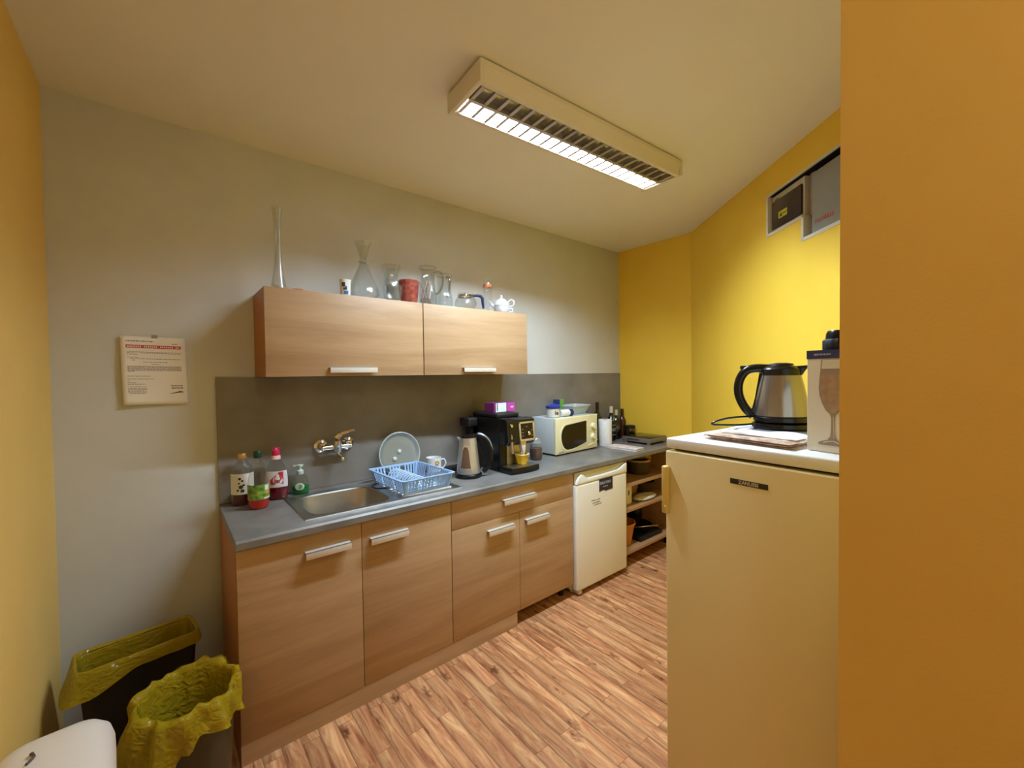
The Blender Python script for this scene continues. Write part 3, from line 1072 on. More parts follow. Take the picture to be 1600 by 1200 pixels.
text('Jar', 0.027, mat('brand_magenta', (176, 20, 84), 0.4), lb, (0.012, -0.0345, 0.0955), rot=(pi / 2, 0, radians(8)), bold=0.0007)

# hand soap with pump
t = thing('soap_dispenser', 'small clear pump bottle with green soap behind the sink corner', 'bottle', (0.337, -0.062, ZT), radians(-20))
B().lathe([(0, 0.001), (0.036, 0.001), (0.041, 0.008), (0.040, 0.05), (0.032, 0.085), (0.018, 0.1), (0.015, 0.105), (0, 0.105)], seg=32, sy=0.68).out('body', PET, t)
B().lathe([(0, 0.003), (0.035, 0.003), (0.039, 0.009), (0.038, 0.042), (0, 0.042)], seg=32, sy=0.66).out('liquid', mat('green_liquid', (20, 130, 66), 0.12, spec=0.6), t)
b = B().lathe([(0.016, 0.1), (0.017, 0.102), (0.016, 0.118), (0.008, 0.122), (0.006, 0.14), (0, 0.14)], seg=20)
b.lathe([(0, 0.138), (0.014, 0.139), (0.015, 0.147), (0, 0.15)], seg=20)
b.box(-0.032, 0, -0.005, 0.005, 0.139, 0.147, 0.002)
b.out('pump', mat('mint_plastic', (202, 216, 206), 0.4), t)
b = B()
for i in range(20):
    a0, a1 = radians(240 + i * 3), radians(243 + i * 3)
    h = 0.018 * math.sqrt(max(0, 1 - ((i - 9.5) / 10) ** 2))
    b._f([b._v((0.0425 * cos(a0), 0.029 * sin(a0), 0.042 - h)), b._v((0.0425 * cos(a1), 0.029 * sin(a1), 0.042 - h)), b._v((0.0425 * cos(a1), 0.029 * sin(a1), 0.042 + h)), b._v((0.0425 * cos(a0), 0.029 * sin(a0), 0.042 + h))])
lb = b.out('label', mat('label_pale', (206, 220, 206), 0.5), t)
b = B().tube(spline([(-0.004, -0.0305, 0.034), (0.004, -0.031, 0.032), (0.012, -0.030, 0.04), (0.008, -0.031, 0.05), (-0.002, -0.0305, 0.046), (0.004, -0.031, 0.038)]), 0.0016, 6)
b.out('leaf_print', mat('leaf_green', (50, 150, 70), 0.5), lb)

# ================================================================ DISH RACK, GLASS PLATE, MUG
BLUE = mat('pale_blue_plastic', (160, 194, 236), 0.42)
dr = thing('dish_rack', 'pale blue plastic dish drainer standing on the sink drainer', 'dish rack', (0.835, -0.29, ZT + 0.0065), radians(2))
RX, RY, RH = 0.145, 0.195, 0.072


def rr_loop(hx, hy, r, z, n=6, bow=0.0):
    pts = []
    for (sx_, sy_, a0) in ((1, 1, 0), (-1, 1, 90), (-1, -1, 180), (1, -1, 270)):
        for i in range(n + 1):
            a = radians(a0 + 90 * i / n)
            pts.append((sx_ * (hx - r) + r * cos(a), sy_ * (hy - r) + r * sin(a), z))
    return pts


b = B()
lp = [rr_loop(RX + 0.010, RY + 0.010, 0.02, RH - 0.006), rr_loop(RX + 0.012, RY + 0.012, 0.02, RH), rr_loop(RX - 0.002, RY - 0.002, 0.016, RH + 0.001), rr_loop(RX - 0.004, RY - 0.004, 0.016, RH - 0.008)]
V = [[b._v(p) for p in l] for l in lp]
n_ = len(V[0])
for k in range(4):
    for i in range(n_):
        b._f([V[k][i], V[k][(i + 1) % n_], V[(k + 1) % 4][(i + 1) % n_], V[(k + 1) % 4][i]])
b.out('rim', BLUE, dr)
b = B()
hx0, hy0, hx1, hy1 = RX - 0.004, RY - 0.004, RX - 0.022, RY - 0.022


def wallslat(p0, p1, q0, q1):
    b._f([b._v(p0), b._v(p1), b._v(q1), b._v(q0)])


for sgn in (-1, 1):
    N_ = 18
    for i in range(N_):
        f0, f1 = -1 + 2 * (i + 0.12) / N_, -1 + 2 * (i + 0.62) / N_
        if i in (5, 12):
            continue
        wallslat((sgn * hx0, f0 * (hy0 - 0.01), RH - 0.004), (sgn * hx0, f1 * (hy0 - 0.01), RH - 0.004), (sgn * hx1, f0 * hy1, 0.004), (sgn * hx1, f1 * hy1, 0.004))
    N_ = 14
    for i in range(N_):
        f0, f1 = -1 + 2 * (i + 0.12) / N_, -1 + 2 * (i + 0.62) / N_
        if i in (4, 9):
            continue
        wallslat((f0 * (hx0 - 0.01), sgn * hy0, RH - 0.004), (f1 * (hx0 - 0.01), sgn * hy0, RH - 0.004), (f0 * hx1, sgn * hy1, 0.004), (f1 * hx1, sgn * hy1, 0.004))
o = b.out('slatted_walls', BLUE, dr, smooth=False, solid=0.003)
b = B()
for (sx_, sy_) in ((1, 1), (1, -1), (-1, 1), (-1, -1)):
    b.tube([(sx_ * (hx0 - 0.006), sy_ * (hy0 - 0.006), RH - 0.004), (sx_ * (hx1 - 0.002), sy_ * (hy1 - 0.002), 0.0)], 0.01, 8)
b.tube([tuple(p) for p in rr_loop(hx1 + 0.002, hy1 + 0.002, 0.012, 0.006)], 0.004, 6, closed=True)
b.out('corner_posts', BLUE, dr)
b = B()
for i in range(9):
    y = -hy1 + 2 * hy1 * (i + 0.5) / 9
    b.box(-hx1, hx1, y - 0.002, y + 0.002, 0.004, 0.008)
b.box(-0.004, 0.004, -hy1, hy1, 0.003, 0.007)
b.out('base_grid', BLUE, dr, smooth=False)
b = B()
for i in range(11):
    y = -0.15 + i * 0.027
    b.tube(spline([(-0.085, y, 0.008), (-0.065, y, 0.052), (-0.03, y, 0.066), (0.005, y, 0.052), (0.025, y, 0.008)], 5), 0.0034, 6)
b.out('plate_hoops', mat('hoop_blue', (186, 212, 240), 0.4), dr)

t = thing('glass_turntable', 'round clear glass microwave turntable leaning on the splashback', 'plate', (0.875, -0.085, ZT + 0.002))
b = B()
b.X = Matrix.Translation((0, 0.024, 0.131)) @ Matrix.Rotation(radians(83), 4, 'X')
b.lathe([(0, 0), (0.1, 0.0), (0.108, 0.002), (0.118, 0.010), (0.128, 0.012), (0.130, 0.010), (0.127, 0.008), (0.112, -0.003), (0.10, -0.005), (0, -0.005)], seg=56)
b.out('disc', GLASSF, t)
b = B()
b.X = Matrix.Translation((0, 0.024, 0.131)) @ Matrix.Rotation(radians(83), 4, 'X')
for (x, y) in ((0.0, 0.015), (-0.032, -0.026)):
    b.lathe([(0.012, 0.0), (0.012, 0.005), (0.007, 0.009), (0, 0.009)], (x, y), seg=16)
b.out('coupling_studs', mat('pale_stud', (205, 215, 205), 0.3), t)
b = B()
b.X = Matrix.Translation((0, 0.024, 0.131)) @ Matrix.Rotation(radians(83), 4, 'X')
b.tube([(0.125 * cos(2 * pi * i / 56), 0.125 * sin(2 * pi * i / 56), 0.010) for i in range(56)], 0.0032, 8, closed=True)
b.out('rim', mat('glass_rim', (188, 198, 192), 0.15), t)


def mug(name, label, loc, r, h, m, rotz=0.0, hm=None, taper=1.0, inner=None, group=None):
    t = thing(name, label, 'mug', loc, rotz, group)
    rb = r * taper
    B().lathe([(0, 0.001), (rb - 0.003, 0.001), (rb, 0.005), (r * (0.45 + 0.55 * (taper + 1) / 2) if taper < 1 else r, h * 0.5), (r, h), (r - 0.003, h), (r - 0.005, h * 0.5), (rb - 0.006, 0.006), (0, 0.005)], seg=36).out('cup_body', m, t)
    k = h / 0.09
    B().tube(spline([(r - 0.002, 0, h * 0.82), (r + 0.018 * k, 0, h * 0.84), (r + 0.028 * k, 0, h * 0.55), (r + 0.015 * k, 0, h * 0.28), (r * (0.5 + taper / 2) - 0.002, 0, h * 0.22)], 5), 0.0045 * k, 8).out('handle', hm or m, t)
    return t


mg = mug('coffee_mug', 'white mug with orange flower print behind the dish drainer', (1.085, -0.09, ZT), 0.046, 0.088, PORC, radians(-30))
b = B()
fr = mat('flower_orange', (224, 160, 50), 0.4)
for k in range(5):
    a = radians(-62) + 0.22 * cos(k * 1.26)
    z = 0.058 + 0.010 * sin(k * 1.26)
    b.X = Matrix.Translation((0.0466 * cos(a), 0.0466 * sin(a), z)) @ Matrix.Rotation(a, 4, 'Z') @ Matrix.Rotation(pi / 2, 4, 'Y')
    b.cyl(0.006, -0.0004, 0.0006, seg=10)
b.out('flower_print', fr, mg)
b = B()
for (a, z) in ((-75, 0.035), (-68, 0.042), (-60, 0.048), (-52, 0.022)):
    A = radians(a)
    b.X = Matrix.Translation((0.0466 * cos(A), 0.0466 * sin(A), z)) @ Matrix.Rotation(A, 4, 'Z') @ Matrix.Rotation(pi / 2, 4, 'Y')
    b.cyl(0.0035, -0.0004, 0.0007, seg=8)
b.out('leaf_print', mat('leaf_dark', (90, 70, 60), 0.5), mg)

# dark lid/coaster pad behind the kettle
t = thing('power_cable', 'black power cable lying behind the small kettle', 'cable', (0, 0, ZT))
B().tube(spline([(1.16, -0.22, 0.006), (1.12, -0.13, 0.006), (1.18, -0.06, 0.006), (1.26, -0.05, 0.006), (1.30, -0.03, 0.006)]), 0.004, 8).out('cable', BLACKM, t)
B().lathe([(0, 0.001), (0.06, 0.001), (0.058, 0.02), (0.035, 0.032), (0, 0.034)], (1.175, -0.17), seg=28).out('plug', BLACKM, t)

# ================================================================ SMALL KETTLE
kt = thing('electric_kettle', 'slim steel kettle with black arched handle between mug and coffee machine', 'kettle', (1.172, -0.345, ZT), radians(-38))
B().lathe([(0, 0.001), (0.074, 0.001), (0.078, 0.006), (0.077, 0.018), (0.07, 0.024), (0, 0.024)], seg=40).out('power_base', BLACK, kt)
kb = B().lathe([(0, 0.025), (0.069, 0.025), (0.070, 0.03), (0.066, 0.06), (0.052, 0.20), (0.047, 0.228), (0.044, 0.228), (0, 0.226)], seg=48).out('body', STEEL, kt)
b = B()
b.prism([(-0.048, 0.205), (-0.064, 0.232), (-0.044, 0.229), (-0.035, 0.2)], -0.014, 0.014, 'y', 0.003)
b.out('spout', STEEL, kb)
B().lathe([(0.045, 0.226), (0.044, 0.236), (0.03, 0.243), (0.012, 0.245), (0, 0.245)], seg=32).out('lid', BLACK, kt)
hp = spline([(0.030, 0, 0.236), (0.070, 0, 0.238), (0.112, 0, 0.205), (0.132, 0, 0.15), (0.128, 0, 0.09), (0.105, 0, 0.045), (0.085, 0, 0.028)], 7)
B().tube(hp, 0.0135, 12, flat=1.0).out('handle', BLACK, kt)
B().tube([(x + 0.004, 0, z + 0.0085) for x, y, z in hp[4:26]], 0.0085, 10, flat=1.2).out('handle_trim', mat('grey_trim', (150, 156, 160), 0.3, 0.6), kt)
b = B()
b.prism([(0.045, 0.20), (0.062, 0.20), (0.085, 0.14), (0.088, 0.09), (0.07, 0.045), (0.06, 0.03), (0.052, 0.06)], -0.010, 0.010, 'y', 0.002)
b.out('handle_web', BLACK, kt)


def kcone(z):
    return 0.066 + (0.052 - 0.066) * (z - 0.06) / 0.14


b = B()


def wpt(u, z, off):
    return (kcone(z) + off) * sin(u), -(kcone(z) + off) * cos(u), z


def wpatch(b, off, wtop, wbot, z0, z1, n=8, m=6):
    V = []
    for j in range(m + 1):
        z = z0 + (z1 - z0) * j / m
        wd = wbot + (wtop - wbot) * (j / m)
        if j == m:
            wd *= 0.6
        V.append([b._v(wpt(-0.18 + (-wd + 2 * wd * i / n), z, off)) for i in range(n + 1)])
    for j in range(m):
        for i in range(n):
            b._f([V[j][i], V[j][i + 1], V[j + 1][i + 1], V[j + 1][i]])


wpatch(b, 0.0012, 0.36, 0.55, 0.052, 0.19)
b.out('window_frame', mat('pale_frame', (205, 190, 170), 0.35, 0.3), kb)
b = B()
wpatch(b, 0.0022, 0.27, 0.46, 0.06, 0.18)
b.out('water_window', mat('smoky_window', (112, 84, 66), 0.25), kb)

# ================================================================ COFFEE MACHINE
cm = thing('coffee_machine', 'large black automatic coffee machine with silver control frame', 'coffee machine', (1.368, -0.502, ZT), 0)
CW = 0.222
b = B()
front = [(CW * i / 12, -0.012 * sin(pi * i / 12)) for i in range(13)]
b.prism([(0, 0.13)] + [(x, y) for x, y in front] + [(CW, 0.13)], 0.004, 0.036, 'z', 0.003)
dt = b.out('drip_tray', BLACK, cm)
b = B()
b.prism([(0.01, 0.12)] + [(0.01 + (CW - .02) * i / 12, 0.008 - 0.010 * sin(pi * i / 12)) for i in range(13)] + [(CW - 0.01, 0.12)], 0.0362, 0.039, 'z')
b.out('drip_grille', STEEL_R, dt, smooth=False)
b = B()
b.box(0, CW, 0.11, 0.45, 0.004, 0.322, 0.008, 3)
b.out('body', BLACK, cm)
b = B()
b.prism([(0.115, 0.165), (0.050, 0.165), (0.028, 0.19), (0.040, 0.315), (0.060, 0.325), (0.115, 0.325)], 0.0, CW, 'x', 0.006)
b.out('head', BLACK, cm)
b = B()
b.box(0.015, CW - 0.03, 0.15, 0.42, 0.322, 0.349, 0.008, 3)
b.out('bean_lid', BLACKM, cm)
b = B()
b.box(-0.075, -0.001, 0.33, 0.44, 0.262, 0.318, 0.01, 3)
b.box(-0.03, -0.001, 0.37, 0.44, 0.004, 0.262, 0.01, 3)
b.out('water_tank', BLACKM, cm)
# inclined control panel
A_ = math.atan2(0.012, 0.125)
PX = Matrix.Translation((0.088, 0.0265, 0.185)) @ Matrix.Rotation(-A_, 4, 'X')
b = B()
b.X = PX
for (x0, x1, z0, z1) in ((0, 0.125, 0, 0.013), (0, 0.125, 0.107, 0.118), (0, 0.013, 0, 0.118), (0.112, 0.125, 0, 0.118)):
    b.box(x0, x1, -0.006, 0.002, z0, z1, 0.0015)
pf = b.out('control_frame', mat('champagne_metal', (206, 192, 164), 0.3, 0.7), cm)
b = B()
b.X = PX
b.box(0.012, 0.113, -0.002, 0.003, 0.012, 0.108)
b.out('display', mat('display_black', (26, 18, 16), 0.15), pf, smooth=False)
b = B()
b.X = PX @ Matrix.Translation((0.075, -0.002, 0.045)) @ Matrix.Rotation(pi / 2, 4, 'X')
b.lathe([(0.012, 0), (0.012, 0.007), (0.009, 0.010), (0, 0.010)], seg=20)
b.out('selector_knob', CHROME, pf)
for (x, z) in ((0.025, 0.03), (0.025, 0.05), (0.025, 0.07), (0.1, 0.03), (0.1, 0.06), (0.06, 0.085)):
    b = B()
    b.X = PX
    b.box(x, x + 0.006, -0.003, -0.0015, z, z + 0.005)
    b.out('button', mat('button_grey', (150, 140, 130), 0.5), pf, smooth=False)
b = B()
b.prism([(0.10, 0.185), (0.145, 0.185), (0.135, 0.12), (0.130, 0.095), (0.122, 0.095), (0.118, 0.12)], 0.030, 0.062, 'y', 0.003)
b.tube([(0.118, 0.045, 0.12), (0.118, 0.045, 0.088)], 0.004, 8)
b.tube([(0.134, 0.045, 0.12), (0.134, 0.045, 0.088)], 0.004, 8)
b.out('coffee_spout', ALU, cm)
b = B()
b.tube([(0.032, 0.04, 0.235), (0.032, 0.035, 0.205)], 0.008, 10)
b.tube([(0.032, 0.035, 0.19), (0.034, 0.030, 0.12)], 0.009, 10)
b.out('steam_wand', mat('wand_metal', (170, 150, 130), 0.35, 0.7), cm)
b = B().box(0.05, CW - 0.012, 0.104, 0.1095, 0.04, 0.17).out('splash_plate', STEEL_R, cm, smooth=False)
b = B()
b.X = Matrix.Translation((0.03, 0.034, 0.285)) @ Matrix.Rotation(pi / 2, 4, 'X')
b.lathe([(0.010, 0), (0.009, 0.008), (0, 0.009)], seg=16)
b.out('steam_knob', CHROME, cm)

yc = thing('espresso_cup', 'square yellow espresso cup under the coffee machine spout', 'mug', (1.500, -0.445, ZT + 0.0395), radians(8))
YEL = mat('yellow_glaze', (236, 190, 24), 0.25)
YIN = mat('cup_rim_white', (244, 232, 170), 0.25)


def sq(a, z):
    c, s_ = abs(cos(a)), abs(sin(a))
    return (c ** 5 + s_ ** 5) ** (-1 / 5.0)


cb_ = B().lathe([(0, 0.001), (0.02, 0.001), (0.022, 0.004), (0.028, 0.03), (0.036, 0.062), (0.034, 0.063), (0.025, 0.03), (0.019, 0.007), (0, 0.006)], seg=40, mod=sq).out('cup_body', YEL, yc)
B().lathe([(0.0362, 0.059), (0.0372, 0.0625), (0.0362, 0.065), (0.0335, 0.0645), (0.0345, 0.061)], seg=40, mod=sq).out('rim', YIN, yc)
B().tube(spline([(0.033, 0.005, 0.055), (0.052, 0.008, 0.056), (0.050, 0.008, 0.03), (0.030, 0.005, 0.018)], 6), 0.004, 8).out('handle', YIN, yc)
marks(5, 0.007, mat('cup_print', (150, 96, 20), 0.5), yc, (0.008, -0.0335, 0.045))

pb = thing('tea_box', 'purple carton with white front panel on top of the coffee machine', 'box', (1.415, -0.275, ZT + 0.3495), radians(4))
PUR = mat('purple_card', (116, 40, 100), 0.45)
B().box(0, 0.185, 0, 0.09, 0.0005, 0.062, 0.001).out('carton_body', PUR, pb, smooth=False)
B().box(0.018, 0.108, -0.0012, 0, 0.003, 0.0605).out('front_panel', mat('panel_white', (226, 236, 236), 0.5), pb, smooth=False)
B().box(0.116, 0.183, -0.0012, 0, 0.003, 0.0605).out('magenta_panel', mat('panel_magenta', (190, 70, 170), 0.3), pb, smooth=False)
B().box(0.145, 0.172, -0.002, -0.001, 0.026, 0.036).out('pink_print', mat('pink_print', (245, 190, 235), 0.4), pb, smooth=False)
b = B()
for k in range(4):
    b.box(0.026, 0.034, -0.002, -0.001, 0.012 + 0.012 * k, 0.021 + 0.012 * k)
b.box(0.029, 0.031, -0.0018, -0.001, 0.012, 0.055)
b.out('printed_text', INK, pb, smooth=False)

# coffee jar
t = thing('coffee_jar', 'clear glass jar of brown coffee between coffee machine and microwave', 'jar', (1.792, -0.255, ZT))
B().lathe([(0, 0.001), (0.041, 0.001), (0.045, 0.006), (0.045, 0.09), (0.038, 0.104), (0.034, 0.108), (0.034, 0.114)], seg=32).out('body', GLASS, t)
B().lathe([(0, 0.006), (0.040, 0.006), (0.042, 0.012), (0.042, 0.080), (0, 0.082)], seg=32).out('coffee', mottle('coffee_granules', (96, 62, 50), (66, 38, 30), 120, 0.9), t)
B().lathe([(0.035, 0.113), (0.040, 0.114), (0.040, 0.12), (0.034, 0.124), (0.03, 0.142), (0.024, 0.15), (0, 0.151)], seg=28).out('lid', GLASSF, t)

# ================================================================ MICROWAVE
mw = thing('microwave', 'cream microwave oven with arched dark door window and two dials', 'microwave', (1.957, -0.292, ZT), radians(3))
MW, MD, MH = 0.49, 0.248, 0.272
b = B()
b.box(0, MW, 0.022, MD, 0.012, MH, 0.006, 2)
b.out('casing', LGREY, mw)
for x in (0.03, MW - 0.03):
    for y in (0.04, MD - 0.03):
        B().cyl(0.012, 0.0, 0.013, (x, y), 12).out('foot', BLACKM, mw)
fp = B().box(-0.001, MW + 0.001, 0.0, 0.024, 0.010, MH + 0.001, 0.007, 3).out('front_panel', CREAM, mw)
wp = [(0.345, 0.232), (0.345, 0.070)]
wp += [(0.345 - (0.345 - 0.13) * t_, 0.070 - 0.034 * sin(t_ * pi / 2)) for t_ in (0.25, 0.5, 0.75)]
wp += [(0.13 - 0.078 * sin(a), 0.036 + 0.10 - 0.10 * cos(a)) for a in [radians(k) for k in range(0, 91, 10)]]
wp += [(0.052 + 0.068 * (1 - cos(a)), 0.136 + 0.082 * sin(a)) for a in [radians(k) for k in range(10, 91, 10)]]
wp = [(x, z) for x, z in wp]
big = [((x - 0.2) * 1.07 + 0.197, (z - 0.135) * 1.12 + 0.135) for x, z in wp]
B().prism(list(reversed(big)), -0.003, 0.004, 'y').out('door_frame', mat('cream_light', (238, 230, 190), 0.4), fp, smooth=False)
B().prism(list(reversed(wp)), -0.0045, 0.004, 'y').out('door_window', mat('oven_window', (34, 26, 12), 0.12), fp, smooth=False)
for (z, nm) in ((0.186, 0), (0.103, 1)):
    b = B()
    b.X = Matrix.Translation((0.428, 0.001, z)) @ Matrix.Rotation(pi / 2, 4, 'X')
    b.lathe([(0.026, 0), (0.026, 0.004), (0.021, 0.005), (0.019, 0.018), (0.017, 0.020), (0, 0.020)], seg=28)
    if nm == 0:
        b.box(-0.004, 0.004, -0.019, 0.019, 0.018, 0.026, 0.001)
    b.out('dial', mat('dial_cream', (240, 234, 200), 0.4), fp)
b = B()
for z in (0.186, 0.103):
    for k in range(11):
        a = radians(-220 + k * 26)
        b.box(0.428 + 0.032 * cos(a) - 0.001, 0.428 + 0.032 * cos(a) + 0.001, -0.0006, 0.0004, z - 0.032 * sin(a) - 0.001, z - 0.032 * sin(a) + 0.001)
b.box(0.37, 0.488, -0.0008, 0.0004, 0.1445, 0.1455)
b.out('dial_marks', FAINT, fp, smooth=False)
b = B()
b.tube(spline([(0.36, -0.001, 0.036), (0.41, -0.001, 0.042), (0.45, -0.001, 0.052), (0.486, -0.001, 0.07)], 5), 0.003, 6)
b.out('relief_line', MATS['cream_light'], fp)
marks(8, 0.009, FAINT, fp, (0.055, -0.0006, 0.024))

MT = ZT + MH + 0.0005
t = thing('plastic_jar', 'squat white jar with blue lid on the microwave', 'jar', (2.015, -0.205, MT))
B().lathe([(0, 0.001), (0.045, 0.001), (0.049, 0.006), (0.049, 0.066), (0.044, 0.072), (0, 0.072)], seg=32).out('jar_body', mat('jar_white', (216, 212, 200), 0.4), t)
B().lathe([(0.046, 0.070), (0.055, 0.071), (0.055, 0.084), (0.045, 0.092), (0.02, 0.096), (0.012, 0.102), (0, 0.103)], seg=32).out('lid', mat('blue_lid', (36, 52, 140), 0.35), t)
text('Ie', 0.042, INK, t, (-0.012, -0.0485, 0.036), rot=(pi / 2, 0, -0.25), bold=0.001)
t = thing('spice_bottle', 'white bottle lying on its side with dark blue cap on the microwave', 'bottle', (2.075, -0.215, MT + 0.027), radians(-4))
b = B()
b.X = Matrix.Rotation(pi / 2, 4, 'Y')
b.lathe([(0, 0), (0.024, 0.0), (0.026, 0.004), (0.026, 0.085), (0.018, 0.095), (0, 0.095)], seg=24)
b.out('bottle_body', mat('bottle_white', (225, 226, 220), 0.4), t)
b = B()
b.X = Matrix.Rotation(pi / 2, 4, 'Y')
b.lathe([(0, 0.093), (0.024, 0.093), (0.026, 0.097), (0.026, 0.12), (0.022, 0.124), (0, 0.124)], seg=24)
b.out('cap', mat('navy_cap', (26, 38, 84), 0.35), t)
t = thing('herb_jar', 'small clear jar with pale lid behind the lying bottle', 'jar', (2.125, -0.125, MT))
B().lathe([(0, 0.001), (0.028, 0.001), (0.03, 0.005), (0.03, 0.05), (0.024, 0.056)], seg=24).out('jar_body', GLASS, t)
B().lathe([(0.026, 0.056), (0.028, 0.058), (0.028, 0.074), (0, 0.076)], seg=24).out('lid', mat('sage_lid', (186, 192, 168), 0.5), t)
t = thing('small_packet', 'upright packet, half dark blue half green, on the microwave', 'box', (2.17, -0.085, MT), radians(2))
B().box(0, 0.045, 0, 0.03, 0.0005, 0.118, 0.001).out('blue_half', mat('packet_blue', (28, 46, 110), 0.4), t, smooth=False)
B().box(0.0455, 0.093, 0, 0.03, 0.0005, 0.118, 0.001).out('green_half', mat('packet_green', (108, 168, 64), 0.4), t, smooth=False)
t = thing('plastic_tub', 'shallow translucent white tub at the back of the microwave top', 'tub', (2.345, -0.12, MT), radians(3))
b = B()
lp = [rr_loop(0.075, 0.055, 0.02, 0.001), rr_loop(0.08, 0.06, 0.02, 0.006), rr_loop(0.105, 0.078, 0.02, 0.062), rr_loop(0.112, 0.084, 0.02, 0.064), rr_loop(0.112, 0.084, 0.02, 0.072), rr_loop(0.104, 0.077, 0.02, 0.071), rr_loop(0.078, 0.058, 0.02, 0.009)]
V = [[b._v(p) for p in l] for l in lp]
n_ = len(V[0])
for k in range(len(V) - 1):
    for i in range(n_):
        b._f([V[k][i], V[k][(i + 1) % n_], V[k + 1][(i + 1) % n_], V[k + 1][i]])
b._f(V[0])
b._f(V[-1])
b.out('tub_body', mat('milky_plastic', (210, 220, 222), 0.3, trans=0.25), t)
tag(B().box(2.40, 2.49, -0.13, -0.03, MT, MT + 0.014, 0.003).out('black_tray', BLACKM), 'thin black tray sticking out right of the translucent tub', 'tray')

# ================================================================ RIGHT END OF THE WORKTOP
t = thing('paper_towel_roll', 'white kitchen paper roll standing right of the microwave', 'paper roll', (2.585, -0.235, ZT))
b = B().lathe([(0.018, 0.001), (0.052, 0.001), (0.053, 0.003), (0.053, 0.213), (0.052, 0.215), (0.018, 0.215)], seg=40)
b.out('paper', mottle('tissue', (236, 234, 232), (228, 226, 224), 60, 0.95), t)
B().lathe([(0.018, 0.003), (0.018, 0.214), (0.0165, 0.214), (0.0165, 0.003)], seg=24).out('core', mat('card_core', (170, 140, 105), 0.8), t)


def wine(name, label, x, y, h, r, m, capm, lab=None, labm=None, neck=0.013, band=None):
    t = thing(name, label, 'bottle', (x, y, ZT), 0, 'bottles at the right end of the worktop')
    s_ = h / 0.3
    B().lathe([(0, 0.001), (r - 0.004, 0.001), (r, 0.006), (r, 0.17 * s_), (r * 0.9, 0.19 * s_), (r * 0.55, 0.215 * s_), (neck, 0.235 * s_), (neck, 0.29 * s_), (0, 0.29 * s_)], seg=28).out('body', m, t)
    B().lathe([(neck + 0.0015, 0.245 * s_), (neck + 0.002, 0.25 * s_), (neck + 0.002, h - 0.002), (neck, h), (0, h)], seg=20).out('cap', capm, t)
    if lab:
        l = B()
        for (z0, z1) in lab:
            l.lathe([(r + 0.0008, z0), (r + 0.0008, z1)], seg=18, a0=radians(150), a1=radians(350))
        l.out('label', labm, t)
    return t


GRN = mat('green_bottle_glass', (22, 40, 14), 0.06, spec=0.8)
DRK = mat('dark_bottle_glass', (14, 12, 12), 0.06, spec=0.8)
BRN = mat('brown_bottle_glass', (62, 26, 12), 0.08, spec=0.8)
wine('wine_bottle', 'green wine bottle with dark red capsule behind the paper roll', 2.685, -0.075, 0.345, 0.038, GRN, mat('capsule', (44, 16, 16), 0.35), [(0.03, 0.14)], mat('wine_label', (60, 66, 30), 0.6))
t = wine('wine_bottle', 'black bottle with silver lettering and pale cork right of the paper roll', 2.845, -0.10, 0.30, 0.037, DRK, mat('cork_white', (226, 210, 186), 0.6), [(0.05, 0.056), (0.085, 0.11), (0.135, 0.141)], mat('silver_label', (110, 110, 118), 0.4))
b = B()
b.X = Matrix.Translation((-0.012, -0.034, 0.19)) @ Matrix.Rotation(radians(105), 4, 'X')
b.cyl(0.018, 0, 0.004, seg=20)
b.out('seal', mat('seal_silver', (165, 170, 160), 0.4, 0.4), t)
wine('wine_bottle', 'short dark bottle with cream cork, second from the right in its row', 2.950, -0.075, 0.262, 0.034, DRK, mat('cork_cream', (206, 190, 140), 0.6), [(0.09, 0.125)], mat('grey_label', (80, 76, 72), 0.6))
wine('beer_bottle', 'brown glass bottle standing against the yellow wall', 3.058, -0.062, 0.265, 0.033, BRN, BRN)
t = thing('glass_carafe', 'glass pot with dark lid just behind the hotplate', 'coffee pot', (3.045, -0.19 + 0.05, ZT))
t.location = (3.0, -0.165 + 0.005, ZT)
t.location = (3.045, -0.20, ZT + 0.0)
t.location = (3.028, -0.165, ZT)
t.rotation_euler.z = radians(200)
B().lathe([(0, 0.001), (0.043, 0.001), (0.046, 0.006), (0.046, 0.09), (0.044, 0.105)], seg=30).out('pot_body', glass('smoked_glass', (120, 110, 90), 0.5, 0.12), t)
B().lathe([(0.047, 0.100), (0.048, 0.103), (0.048, 0.118), (0.042, 0.123), (0, 0.124)], seg=30).out('lid', BLACKM, t)
B().tube(spline([(0.045, 0.0, 0.1), (0.075, 0.0, 0.10), (0.078, 0.0, 0.05), (0.046, 0.0, 0.02)], 6), 0.005, 8).out('handle', BLACKM, t)

t = thing('hotplate', 'flat grey portable hob with dark glass top at the worktop end', 'hotplate', (2.842, -0.485, ZT))
b = B()
b.box(0.0, 0.258, 0.0, 0.27, 0.014, 0.052, 0.006, 2)
for (x, y) in ((0.02, 0.025), (0.238, 0.025), (0.02, 0.245), (0.238, 0.245)):
    b.cyl(0.018, 0, 0.016, (x, y), 14)
hb = b.out('casing', mat('hob_grey', (138, 128, 120), 0.4, 0.4), t)
B().box(0.006, 0.252, 0.006, 0.264, 0.0522, 0.057, 0.002).out('glass_top', mat('hob_glass', (34, 30, 18), 0.08), t)
B().box(-0.0012, 0.0005, 0.10, 0.22, 0.030, 0.040).out('control_strip', mat('hob_dark', (60, 54, 50), 0.4), hb, smooth=False)


